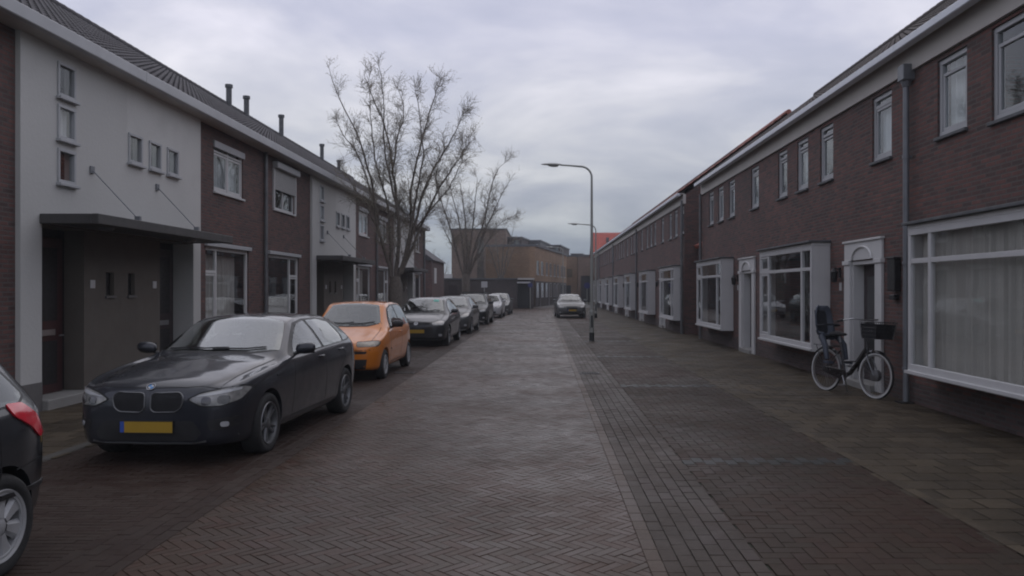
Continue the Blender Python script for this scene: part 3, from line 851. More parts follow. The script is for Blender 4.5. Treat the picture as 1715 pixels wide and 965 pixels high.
def car_glass(name, c=(.02, .024, .024), ior=1.7):
    t = NT(name); b = t.b
    b.inputs['Base Color'].default_value = (*c, 1); b.inputs['Roughness'].default_value = .04
    b.inputs['IOR'].default_value = ior
    n = t.noise(3, 4, .6, t.objc()); t.lk(t.ramp(n, [(.35, .03), (.8, .10)]), b.inputs['Roughness'])
    return t.m
def pane_mat(name, tint, f0, pw=4.0):
    t = NT(name); t.n.remove(t.b)
    tr = t.new('ShaderNodeBsdfTransparent'); tr.inputs[0].default_value = (*tint, 1)
    gl = t.new('ShaderNodeBsdfGlossy'); gl.inputs['Color'].default_value = (.92, .95, .96, 1)
    t.lk(t.ramp(t.noise(5, 4, .6, t.objc()), [(.3, .02), (.8, .09)]), gl.inputs['Roughness'])
    lw = t.new('ShaderNodeLayerWeight'); lw.inputs['Blend'].default_value = .5
    f = t.math('ADD', t.math('MULTIPLY', t.math('POWER', lw.outputs['Facing'], pw), 1. - f0), f0)
    mx = t.new('ShaderNodeMixShader'); t.lk(f, mx.inputs[0]); t.lk(tr.outputs[0], mx.inputs[1]); t.lk(gl.outputs[0], mx.inputs[2])
    t.lk(mx.outputs[0], t.out.inputs[0]); return t.m
M['cglass'] = pane_mat('car_side_glass', (.55, .58, .57), .09)
M['wglass'] = pane_mat('windscreen_glass', (.6, .64, .62), .17, 3.2)
M['wglass2'] = pane_mat('windscreen_glass_plain', (.62, .66, .63), .11, 3.6)
M['trim'] = simple('car_interior_trim', (.035, .035, .036), .7, var=.2, scale=6)
M['seat_fabric'] = simple('car_seat_fabric', (.055, .055, .058), .85, var=.2, scale=10)
M['rubber'] = simple('rubber', (.018, .018, .018), .8, var=.2, scale=12, bump=.2)
M['alloy'] = simple('alloy', (.19, .195, .20), .35, metal=.7, var=.1, scale=6)
M['cover_grey'] = simple('wheel_cover_grey', (.36, .365, .37), .4, metal=.2, var=.1, scale=6)
M['chrome'] = simple('chrome', (.55, .56, .58), .15, metal=1., var=.05, scale=6)
M['lamp_lens'] = simple('headlight_lens', (.22, .22, .21), .10, metal=.1, var=.45, scale=10, coat=1.)
M['lamp_dark'] = simple('headlight_dark', (.06, .06, .065), .12, metal=.3, var=.3, scale=10, coat=1.)
M['lamp_white'] = simple('headlight_strip', (.40, .41, .42), .2, var=.05, coat=1.)
M['amber'] = simple('amber_lens', (.55, .20, .03), .2, var=.1, coat=1.)
M['red_lens'] = simple('tail_lens', (.62, .012, .03), .15, var=.15, scale=14, coat=1.)
M['plate'] = simple('yellow_plate', (.36, .22, .015), .5, var=.05, scale=6)
M['plate_blue'] = simple('blue_plate_strip', (.03, .08, .35), .5, var=.05)
M['gap'] = simple('panel_gap', (.008, .008, .009), .8, var=.1)
M['badge_blue'] = simple('badge_blue', (.05, .22, .50), .3, var=.05)
M['sticker'] = simple('green_sticker', (.10, .45, .36), .5, var=.1)

def smooth_curve(pts, xs, win=.05):
    px = np.array([p[0] for p in pts]); py = np.array([p[1] for p in pts])
    acc = 0; ks = np.linspace(-1, 1, 9)
    for k in ks: acc = acc + np.interp(xs + k * win, px, py)
    return acc / len(ks)

def car_body(c):
    L = c['L']; 
    e = np.array([0, .004, .012, .025, .045, .07, .1, .14, .18, .23, .29, .36])
    ys = np.unique(np.concatenate([e, np.linspace(.36, L - .36, 100), L - e]))
    win = c.get('win', .05)
    # plan curve needs a sharp start; smooth away from the ends only
    def cur(key, wn): 
        a = np.interp(ys, *zip(*c[key])); b = smooth_curve(c[key], ys, wn)
        f = np.clip(np.minimum(ys, L - ys) / .12, 0, 1)
        return a * (1 - f) + b * f
    wp = cur('plan', .09); wr = cur('roofw', .08); zt = cur('top', win); zs = cur('belt', .08); zb = cur('bottom', .05); cr = cur('crown', .08)
    rings = []
    for i, y in enumerate(ys):
        w, r, t, s, b, k = wp[i], min(wr[i], wp[i] * .985), zt[i], zs[i], zb[i], cr[i]
        s = min(s, t - .012); h = s - b
        ctrl = [(0, b), (w * .5, b), (w * .86, b + .004), (w * .955, b + h * .10), (w * .985, b + h * .28), (w, b + h * .52), (w * .998, b + h * .74), (w * .978, b + h * .90), (w * .945, s + .004)]
        g = t - k - s
        ctrl += [(w * .945 + (r - w * .945) * .5 + .012 * min(1, g / .3), s + g * .52), (r, t - k), (r * .88, t - k * .52), (r * .5, t - k * .14), (0, t)]
        # Catmull-Rom through the control points
        P = [ctrl[0]] + ctrl + [(-ctrl[-2][0], ctrl[-2][1])]
        P[0] = (-ctrl[1][0], ctrl[1][1])
        ring = []
        for q in range(1, len(P) - 2):
            for m in range(4):
                u = m / 4.
                p0, p1, p2, p3 = P[q-1], P[q], P[q+1], P[q+2]
                pt = tuple(.5 * (2*p1[d] + (p2[d]-p0[d])*u + (2*p0[d]-5*p1[d]+4*p2[d]-p3[d])*u*u + (3*p1[d]-p0[d]-3*p2[d]+p3[d])*u**3) for d in (0, 1))
                ring.append(pt)
        ring.append(ctrl[-1])
        # body crease: a soft feature line along the flank
        rings.append([(x, y, z) for x, z in ring] + [(-x, y, z) for x, z in ring[-2:0:-1]])
    n = len(rings[0]); vs = [v for r_ in rings for v in r_]; fs = []
    for i in range(len(rings) - 1):
        for j in range(n):
            j2 = (j + 1) % n
            fs.append((i*n + j, (i+1)*n + j, (i+1)*n + j2, i*n + j2))
    for base, flip in ((0, False), ((len(rings) - 1) * n, True)):
        yy = vs[base][1]; zc = sum(vs[base + j][2] for j in range(n)) / n
        # a two-ring cap bulging slightly keeps the nose rounded
        b2 = len(vs); sgn = -1 if not flip else 1
        for sc, bl in ((.6, .012), ):
            for j in range(n):
                x, y, z = vs[base + j]; vs.append((x * sc, yy + sgn * bl, zc + (z - zc) * sc))
        for j in range(n):
            j2 = (j + 1) % n; f = (base + j, base + j2, b2 + j2, b2 + j)
            fs.append(f if not flip else f[::-1])
        cidx = len(vs); vs.append((0, yy + sgn * .016, zc))
        for j in range(n):
            j2 = (j + 1) % n; f = (b2 + j, b2 + j2, cidx)
            fs.append(f if not flip else f[::-1])
    me = bpy.data.meshes.new('body'); me.from_pydata(vs, [], fs)
    bm = bmesh.new(); bm.from_mesh(me); bmesh.ops.remove_doubles(bm, verts=bm.verts, dist=.0004); bmesh.ops.recalc_face_normals(bm, faces=bm.faces); bm.to_mesh(me)
    bvh = BVHTree.FromBMesh(bm); bm.free()
    return me, bvh

def cut_arches(me, c):
    o = bpy.data.objects.new('tmp', me); col.objects.link(o)
    W2 = max(p[1] for p in c['plan']); ra = c['arch']
    mb = MB()
    for wy in c['wheels']:
        for s in (-1, 1):
            mb2 = MB(); x0, x1 = s * (W2 - .27), s * (W2 + .2)
            n = 40; pr = [(wy + ra * math.cos(2*math.pi*k/n), c['wr'] + .01 + ra * math.sin(2*math.pi*k/n)) for k in range(n)]
            mb.prism(pr, min(x0, x1), max(x0, x1), 'yz')
    cm = bpy.data.meshes.new('cut'); cm.from_pydata(mb.v, [], mb.f)
    bm = bmesh.new(); bm.from_mesh(cm); bmesh.ops.recalc_face_normals(bm, faces=bm.faces); bm.to_mesh(cm); bm.free()
    co = bpy.data.objects.new('cutter', cm); col.objects.link(co)
    md = o.modifiers.new('b', 'BOOLEAN'); md.operation = 'DIFFERENCE'; md.object = co; md.solver = 'EXACT'
    dg = bpy.context.evaluated_depsgraph_get()
    nm = bpy.data.meshes.new_from_object(o.evaluated_get(dg))
    bpy.data.objects.remove(o); bpy.data.objects.remove(co)
    for p in nm.polygons:
        q = p.center
        for wy in c['wheels']:
            rr = math.hypot(q.y - wy, q.z - c['wr'] - .01)
            if rr < ra * 1.006 and abs(p.normal.z) + abs(p.normal.y) > .0 and (rr > ra * .97 and abs(q.x) < W2 - .004 and abs(p.normal.x) < .35 or abs(abs(q.x) - (W2 - .27)) < .002):
                p.material_index = 1
        if q.z < c['bottom'][3][1] + .05 and p.normal.z < -.5: p.material_index = 1
    nm.name = 'body'
    return nm

def densify(poly, res, closed=True):
    out = []; n = len(poly)
    for i in range(n if closed else n - 1):
        a = Vector(poly[i]); b = Vector(poly[(i+1) % n]); k = max(1, int((b - a).length / res))
        for m in range(k): out.append(a + (b - a) * m / k)
    if not closed: out.append(Vector(poly[-1]))
    return out

def rounded(poly, r=.03, n=4):
    """round the corners of a polygon"""
    out = []; N_ = len(poly)
    for i in range(N_):
        p = Vector(poly[i]); a = Vector(poly[i-1]); b = Vector(poly[(i+1) % N_])
        rr = min(r, (a-p).length * .45, (b-p).length * .45)
        s = p + (a-p).normalized() * rr; e = p + (b-p).normalized() * rr
        for k in range(n + 1):
            t = k / n; out.append(s * (1-t)**2 + p * 2*t*(1-t) + e * t*t)
    return out

def pip(pt, poly):
    c = False; x, y = pt; j = len(poly) - 1
    for i in range(len(poly)):
        xi, yi = poly[i]; xj, yj = poly[j]
        if (yi > y) != (yj > y) and x < (xj - xi) * (y - yi) / (yj - yi) + xi: c = not c
        j = i
    return c

def project(bvh, axis, a, b, sgn, L):
    if axis == 'S': o, d = (3. * sgn, a, b), (-sgn, 0, 0)
    elif axis == 'F': o, d = (a * sgn, -2, b), (0, 1, 0)
    elif axis == 'R': o, d = (a * sgn, L + 2, b), (0, -1, 0)
    else: o, d = (a * sgn, b, 4), (0, 0, -1)
    h = bvh.ray_cast(Vector(o), Vector(d))
    return h[0], h[1]

def patch(mb, bvh, axis, poly, L, sgn=1, off=.004, res=.05, mi=0, depth=.006, holes=()):
    """a thin shaped piece lying on the body, outline given in the projection plane of AXIS"""
    out = densify(poly, res)
    xs = [p[0] for p in out]; ys = [p[1] for p in out]
    pts = [Vector((p[0], p[1])) for p in out]; nb = len(pts)
    gx = np.arange(min(xs) + res * .5, max(xs), res); gy = np.arange(min(ys) + res * .5, max(ys), res)
    pl = [(p[0], p[1]) for p in out]
    for x in gx:
        for y in gy:
            if pip((x, y), pl) and min((Vector((x, y)) - q).length for q in pts[:nb]) > res * .4: pts.append(Vector((x, y)))
    edges = [(i, (i+1) % nb) for i in range(nb)]; hp = []
    for hh in holes:
        q = densify(hh, res); s0 = len(pts); pts += [Vector((a[0], a[1])) for a in q]
        edges += [(s0 + i, s0 + (i+1) % len(q)) for i in range(len(q))]; hp.append([(a[0], a[1]) for a in q])
    V, E, Fc, ov, oe, of = delaunay_2d_cdt(pts, edges, [], 1, 1e-6)
    if hp: Fc = [f for f in Fc if not any(pip((sum(V[i][0] for i in f)/len(f), sum(V[i][1] for i in f)/len(f)), h_) for h_ in hp)]
    P3 = []; ok = []
    for v in V:
        h, nrm = project(bvh, axis, v[0], v[1], sgn, L)
        if h is None: P3.append(None); continue
        P3.append(h + nrm * off)
        ok.append(nrm)
    base = len(mb.v); idx = {}
    for i, p in enumerate(P3):
        if p is not None: idx[i] = len(mb.v); mb.v.append(tuple(p))
    from collections import Counter
    ec = Counter(); fl = []
    for f in Fc:
        if all(i in idx for i in f):
            fl.append(f)
            for k in range(len(f)): ec[tuple(sorted((f[k], f[(k+1) % len(f)])))] += 1
    # orient outwards
    for f in fl:
        a, b, c = (Vector(mb.v[idx[i]]) for i in f[:3]); nn = (b-a).cross(c-a)
        ref = {'S': Vector((sgn, 0, 0)), 'F': Vector((0, -1, 0)), 'R': Vector((0, 1, 0)), 'T': Vector((0, 0, 1))}[axis]
        ff = tuple(idx[i] for i in f)
        mb.f.append(ff if nn.dot(ref) > 0 else ff[::-1]); mb.m.append(mi)
    # rim going down into the body
    low = {}
    for e, k in ec.items():
        if k != 1: continue
        for i in e:
            if i not in low:
                h, nrm = project(bvh, axis, V[i][0], V[i][1], sgn, L)
                low[i] = len(mb.v); mb.v.append(tuple(h - nrm * .004))
        mb.f.append((idx[e[0]], idx[e[1]], low[e[1]], low[e[0]])); mb.m.append(mi)
    return mb

def strip_poly(pts, w):
    pts = [Vector(p) for p in pts]; l, r = [], []
    for i, p in enumerate(pts):
        d = (pts[min(i+1, len(pts)-1)] - pts[max(i-1, 0)]).normalized(); n = Vector((-d.y, d.x)) * w / 2
        l.append(p + n); r.append(p - n)
    return l + r[::-1]

def wheel(parent, x, y, sgn, c):
    r = c['wr']; wd = c.get('tw', .20)
    mb = MB(); ri = r * c.get('rim', .66)
    mb.lathe([(ri, wd/2 - .012), (ri + .012, wd/2), (r - .035, wd/2 + .004), (r - .012, wd/2 - .012), (r, wd/2 - .04), (r, -wd/2 + .04), (r - .012, -wd/2 + .012), (r - .035, -wd/2), (ri, -wd/2 + .01)], 48, 'x')
    t = mb.build('wheel', M['rubber'], parent, smooth=50, recalc=True)
    t.location = (x, y, r); t.rotation_euler = (random.random() * 6, 0, 0)
    if sgn < 0: t.rotation_euler = (t.rotation_euler[0], 0, math.pi)
    mb = MB()
    mb.lathe([(ri + .002, wd/2 - .008), (ri - .004, wd/2 + .002), (ri - .018, wd/2 - .004), (ri - .03, wd/2 - .06), (ri - .035, -.03)], 48, 'x')
    st = c.get('spokes', 'star')
    def spoke(a, r0, r1, w0, w1, h0, h1):
        ca, sa = math.cos(a), math.sin(a)
        vs = []
        for rr, ww, hh in ((r0, w0, h0), ((r0+r1)/2, (w0+w1)/2 * .9, (h0+h1)/2 - .004), (r1, w1, h1)):
            for (q, dx) in ((-ww, -.022), (-ww * .55, 0), (ww * .55, 0), (ww, -.022)):
                vs.append((hh + dx, rr * ca - q * sa, rr * sa + q * ca))
        fs = []
        for i in range(2):
            for j in range(3): fs.append((i*4+j, i*4+j+1, (i+1)*4+j+1, (i+1)*4+j))
        mb.add(vs, fs)
    face = wd/2 - .012
    if st == 'star':
        for k in range(5):
            a = 2*math.pi*k/5
            spoke(a - .16, .045, ri - .012, .016, .011, face - .012, face)
            spoke(a + .16, .045, ri - .012, .016, .011, face - .012, face)
    elif st == 'cover':
        for k in range(7): spoke(2*math.pi*k/7, .05, ri - .006, .03, .068 * ri / .19, face + .004, face - .002)
        mb.lathe([(ri - .004, face + .002), (ri - .035, face + .005), (ri - .036, face - .012)], 48, 'x')
    else:
        for k in range(5): spoke(2*math.pi*k/5, .05, ri - .01, .035, .028, face - .005, face - .002)
    mb.lathe([(.0, face + .006), (.028, face + .006), (.055, face - .004), (.06, face - .03)], 20, 'x')
    rm = mb.build('rim', M['cover_grey' if st == 'cover' else 'alloy'], t, smooth=35, recalc=False)
    mb = MB(); mb.lathe([(0, -.02), (ri - .02, -.02), (ri - .02, -.035)], 32, 'x');  # black backing disc: shade behind the spokes put into colour
    mb.lathe([(0.05, .0), (.13, .0), (.13, -.02)], 24, 'x'); mb.build('brake_and_shade_disc', M['gap'], t, recalc=False)
    return t

def mirror_part(parent, x, y, z, sgn, mat, size=1.):
    mb = MB(); n = 14; rings = 9
    for i in range(rings):
        f = i / (rings - 1); a = -math.pi/2 + math.pi * f
        px = .115 * math.sin(a) * size; rr = max(.004, math.cos(a)**.6)
        for j in range(n):
            w1 = 2*math.pi*j/n
            yy = .055 * rr * math.cos(w1); 
            if yy > .03: yy = .03
            mb.v.append((sgn * (px + .115) , yy * size, (.068 * rr * math.sin(w1) + .02 * f) * size))
    for i in range(rings - 1):
        for j in range(n): mb.f.append((i*n+j, i*n+(j+1) % n, (i+1)*n+(j+1) % n, (i+1)*n+j)); mb.m.append(0)
    o = mb.build('mirror', mat, parent, smooth=60); o.location = (x, y, z)
    mb = MB(); mb.tube([(sgn * -.05, .02, -.07), (sgn * .05, .0, -.03)], [.025, .018], 8); mb.box(sgn * .02, sgn * .21, .0285, .034, -.05, .06)
    mb.build('mirror_stalk', M['black'], o)
    return o

def shrink(poly, m):
    c_ = Vector((sum(p[0] for p in poly) / len(poly), sum(p[1] for p in poly) / len(poly)))
    return [Vector(p) + (c_ - Vector(p)).normalized() * m for p in poly]

def open_windows(nm, ws_poly, sd_poly):
    wp_ = [tuple(p) for p in ws_poly]; sp_ = [tuple(p) for p in sd_poly]
    bm = bmesh.new(); bm.from_mesh(nm); kill = []
    for f in bm.faces:
        n_ = f.normal
        if n_.z > .25 and all(pip((v.co.x, v.co.y), wp_) for v in f.verts) and min(v.co.z for v in f.verts) > .8: kill.append(f)
        elif abs(n_.x) > .35 and all(pip((v.co.y, v.co.z), sp_) for v in f.verts): kill.append(f)
    bmesh.ops.delete(bm, geom=kill, context='FACES'); bm.to_mesh(nm); bm.free()

def cabin(root, ys, yh, belt, H, w):
    mb = MB(); mb.box(-w*.78, w*.78, ys + .16, ys + .50, belt - .30, belt - .02); mb.box(.2, .52, ys + .20, ys + .48, belt - .04, belt + .035)
    mb.build('dashboard', M['trim'], root, bevel=.03)
    mb = MB(); n = 28; cy, cz = ys + .66, belt - .03
    pts = [(.36 + .18*math.cos(2*math.pi*k/n), cy - .07*math.sin(2*math.pi*k/n), cz + .165*math.sin(2*math.pi*k/n)) for k in range(n + 1)]
    mb.tube(pts, .016, 8, cap=False); mb.tube([(.36, cy - .01, cz), (.36, cy - .2, cz - .1)], .03, 8); mb.box(.20, .52, cy - .02, cy + .0, cz - .025, cz + .025)
    mb.build('steering_wheel', M['trim'], root, smooth=50)
    for s in (1, -1):
        y0 = yh + .22
        mb = MB(); vs = []
        for (yy, zz, hw) in ((y0 - .04, .45, .24), (y0 + .02, belt - .15, .25), (y0 + .14, belt + .14, .21), (y0 + .17, belt + .19, .13)):
            for dx, dy in ((-1, -.05), (1, -.05), (1, .07), (-1, .07)): vs.append((s*.36 + dx*hw, yy + dy, zz))
        fs = [(k*4+j, k*4+(j+1) % 4, (k+1)*4+(j+1) % 4, (k+1)*4+j) for k in range(3) for j in range(4)] + [(0,1,2,3), (12,13,14,15)]
        mb.add(vs, fs); mb.box(s*.36 - .25, s*.36 + .25, y0 - .50, y0, .38, .52)
        st = mb.build('seat', M['seat_fabric'], root, bevel=.03)
        mb = MB(); mb.box(s*.36 - .13, s*.36 + .13, y0 + .10, y0 + .20, belt + .22, belt + .38); mb.tube([(s*.36 - .05, y0 + .15, belt + .15), (s*.36 - .05, y0 + .15, belt + .25)], .01, 6); mb.tube([(s*.36 + .05, y0 + .15, belt + .15), (s*.36 + .05, y0 + .15, belt + .25)], .01, 6)
        mb.build('headrest', M['seat_fabric'], st, bevel=.025)
    y1 = yh + 1.15
    mb = MB(); mb.box(-.6, .6, y1, y1 + .12, .45, belt + .08); mb.box(-.6, .6, y1 - .45, y1, .38, .5); rs = mb.build('rear_seat', M['seat_fabric'], root, bevel=.03)
    for s in (1, -1): MB().box(s*.36 - .12, s*.36 + .12, y1 + .02, y1 + .10, belt + .10, belt + .23).build('headrest', M['seat_fabric'], rs, bevel=.025)
    mb = MB(); mb.box(-.11, .11, yh - .10, yh - .075, H - .21, H - .145); mb.build('rear_view_mirror', M['trim'], root, bevel=.008)

def make_car(c, loc, rz, label, group='cars parked along the left of the street', cat='car', name='parked_car'):
    root = empty(name, loc, rz, label, cat, group)
    me, bvh = car_body(c); L = c['L']
    nm = cut_arches(me, c)
    pm = c['paint']
    wsp = next(f[4] for f in c['feats'] if f[0] == 'p' and f[1] == 'windscreen')
    sdp = next(f[4] for f in c['feats'] if f[0] == 'p' and f[1] == 'window_frame')
    panes = [f[4] for f in c['feats'] if f[0] == 'p' and f[1].endswith('_window') and f[3] == 'S']
    open_windows(nm, shrink(wsp, .012), shrink(sdp, .008))
    wsg = c['cab']; cabin(root, *wsg)
    mb = MB(); patch(mb, bvh, 'T', wsp, L, 1, .002, .05, holes=[shrink(wsp, .065)]); mb.build('windscreen_band', M['black'], root, recalc=False, smooth=40)
    nm.materials.clear()
    body = link('body', nm, [pm, M['black']], root, smooth=38)
    C0 = c.get('cx', 0)
    for k, wy in enumerate(c['wheels']):
        for s in (-1, 1):
            W2 = max(p[1] for p in c['plan'])
            wheel(root, s * (W2 - c.get('tw', .2) / 2 - c.get('inset', .03)), wy, s, c)
    for ft in c['feats']:
        kind = ft[0]
        if kind == 'p':       # ('p', name, mat, axis, poly, both, off, res, parentname)
            _, nme, mt, ax, poly, both, off, res = ft[:8]
            mt = M[mt] if isinstance(mt, str) else mt
            for s in ((1, -1) if both else (1,)):
                mb = MB(); patch(mb, bvh, ax, poly, L, s, off, res, holes=[shrink(q, .004) for q in panes] if nme == 'window_frame' else ())
                if mb.f: 
                    o = mb.build(nme, mt, root, recalc=False, smooth=40)
        elif kind == 'm':     # mirror
            for s in (1, -1):
                h, n_ = project(bvh, 'S', ft[1], ft[2] - .02, s, L)
                mirror_part(root, h.x + s * .03, ft[1], ft[2] + .03, s, ft[3] if len(ft) > 3 else pm)
        elif kind == 'h':     # door handles: y, z
            for s in (1, -1):
                h, n_ = project(bvh, 'S', ft[1], ft[2], s, L)
                mb = MB(); mb.tube([(h.x - s*.005, ft[1] - .08, ft[2]), (h.x + s*.022, ft[1] - .06, ft[2] + .002), (h.x + s*.022, ft[1] + .06, ft[2] + .004), (h.x - s*.005, ft[1] + .08, ft[2] + .004)], .012, 8)
                mb.build('door_handle', ft[3] if len(ft) > 3 else pm, root, smooth=50)
        elif kind == 'r':     # roundel: x,z,r  on the front
            h, n_ = project(bvh, 'F', ft[1], ft[2], 1, L)
            nrm = n_; q = nrm.to_track_quat('Z', 'Y').to_matrix().to_4x4(); q.translation = h + nrm * .004
            r = ft[3]; style = ft[4]
            def ring(r0, r1, z0, mat, nme, par, a0=0, a1=2*math.pi):
                mb = MB(); n = 24; vs = []
                for k in range(n + 1):
                    a = a0 + (a1 - a0) * k / n
                    for rr, zz in ((r0, z0), (r1, z0), (r1, z0 - .006)): vs.append(q @ Vector((rr*math.cos(a), rr*math.sin(a), zz)))
                fs = []
                for k in range(n):
                    for j in range(2): fs.append((k*3+j, k*3+j+1, (k+1)*3+j+1, (k+1)*3+j))
                mb.add(vs, fs); return mb.build(nme, mat, par, recalc=False)
            if style == 'quarter':
                bd = ring(r * .66, r, .005, M['black'], 'badge', root)
                ring(r * .93, r * 1.03, .007, M['chrome'], 'badge_ring', bd)
                for k in range(4): ring(0, r * .66, .005, M['badge_blue'] if k % 2 else M['lamp_white'], 'badge_field', bd, k*math.pi/2, (k+1)*math.pi/2)
            else:
                bd = ring(0, r * .9, .003, M['gap'], 'badge', root)
                ring(r * .86, r, .007, M['chrome'], 'badge_ring', bd)
                if style == 'letters':
                    mb = MB()
                    def seg(p, k):
                        p, k = Vector((*p, .008)), Vector((*k, .008)); d = (k-p).normalized(); n2 = Vector((-d.y, d.x, 0)) * r * .07
                        mb.quad(q @ (p-n2), q @ (k-n2), q @ (k+n2), q @ (p+n2))
                    for a, b in (((-.35,.78),(0,.12)),((0,.12),(.35,.78)),((-.78,.3),(-.36,-.72)),((-.36,-.72),(0,.02)),((0,.02),(.36,-.72)),((.36,-.72),(.78,.3))):
                        seg((a[0]*r, a[1]*r), (b[0]*r, b[1]*r))
                    mb.build('badge_letters', M['chrome'], bd, recalc=False)
        elif kind == 'ring':  # (name, mat, axis, poly, both, radius)
            _, nme, mt, ax, poly, both, rad = ft
            for s in ((1, -1) if both else (1,)):
                pts = []
                for v in densify(poly, .03):
                    h, n_ = project(bvh, ax, v[0], v[1], s, L)
                    if h is not None: pts.append(h + n_ * rad * .5)
                pts.append(pts[0]); pts.append(pts[1])
                MB().tube(pts, rad, 6, cap=False).build(nme, M[mt], root, smooth=60)
        elif kind == 'box':   # (name, mat, x0,x1,y0,y1,z0,z1, both)
            _, nme, mt, x0, x1, y0, y1, z0, z1, both = ft
            for s in ((1, -1) if both else (1,)):
                MB().box(s*x0, s*x1, y0, y1, z0, z1).build(nme, M[mt] if isinstance(mt, str) else mt, root, bevel=.008)
        elif kind == 'wipe':  # wiper: points in T projection
            for pl in ft[1]:
                pts = []
                for v in densify(pl, .08, False):
                    h, n_ = project(bvh, 'T', v[0], v[1], 1, L); pts.append(h + n_ * .018)
                MB().tube(pts, .009, 5).build('wiper', M['black'], root)
        elif kind == 'plate': # x, z, front/rear, tilt
            _, ax, px, pz = ft[:4]
            h, n_ = project(bvh, ax, px, pz, 1, L)
            s = -1 if ax == 'F' else 1
            y0 = h.y + s * .018
            mb = MB(); mb.box(px - .265, px + .265, y0 - .005, y0 + .012, pz - .06, pz + .06); hd = mb.build('plate_holder', M['black'], root)
            mb = MB(); mb.box(px - .215, px + .257, y0 + s*.006, y0 + s*.0075 - s*.0, pz - .052, pz + .052); mb.build('license_plate', M['plate'], hd)
            sx = -1
            mb = MB(); mb.box(px - .257, px - .217, y0 + s*.006, y0 + s*.0075, pz - .052, pz + .052); mb.build('plate_strip', M['plate_blue'], hd)
    return root

def G(name, mat, axis, poly, both=False, off=.004, res=.05, r=.0):
    return ('p', name, mat, axis, rounded(poly, r) if r else poly, both, off, res)
def gapline(pts, axis='S', both=True, w=.009, off=.0015, name='panel_gap', mat='gap'):
    return ('p', name, mat, axis, strip_poly([tuple(p) for p in densify(pts, .06, False)], w), both, off, .2)

# --- near dark grey hatchback -------------------------------------------------
dark = paint('paint_anthracite', (.021, .0235, .031), .3, .38)
near_hatch = dict(L=4.32, wr=.318, arch=.352, wheels=(.79, 3.48), rim=.70, tw=.215, inset=.012, spokes='star', paint=dark,
    plan=[(0, .50), (.02, .60), (.06, .68), (.14, .755), (.30, .825), (.55, .865), (.9, .882), (2.2, .884), (3.5, .884), (3.9, .862), (4.15, .80), (4.27, .72), (4.32, .60)],
    top=[(0, .70), (.03, .755), (.08, .80), (.2, .845), (.5, .905), (.9, .965), (1.2, .995), (1.36, 1.02), (2.08, 1.375), (2.3, 1.41), (2.8, 1.42), (3.4, 1.395), (3.86, 1.33), (4.0, 1.29), (4.18, 1.04), (4.27, .96), (4.32, .86)],
    belt=[(0, .62), (.06, .70), (.2, .76), (.5, .83), (.95, .89), (1.4, .935), (2.5, .975), (3.4, 1.0), (3.95, .985), (4.2, .92), (4.32, .80)],
    bottom=[(0, .26), (.05, .215), (.3, .19), (.6, .185), (3.9, .20), (4.2, .24), (4.32, .34)],
    roofw=[(0, .42), (.1, .55), (.4, .66), (1.2, .74), (1.5, .73), (2.1, .575), (2.8, .585), (3.5, .565), (3.95, .53), (4.2, .62), (4.32, .5)],
    crown=[(0, .03), (.3, .06), (1.0, .08), (1.4, .12), (2.1, .075), (3.5, .065), (4.0, .06), (4.32, .04)])
BW = near_hatch
BW['cab'] = (1.34, 2.08, .95, 1.42, .84)
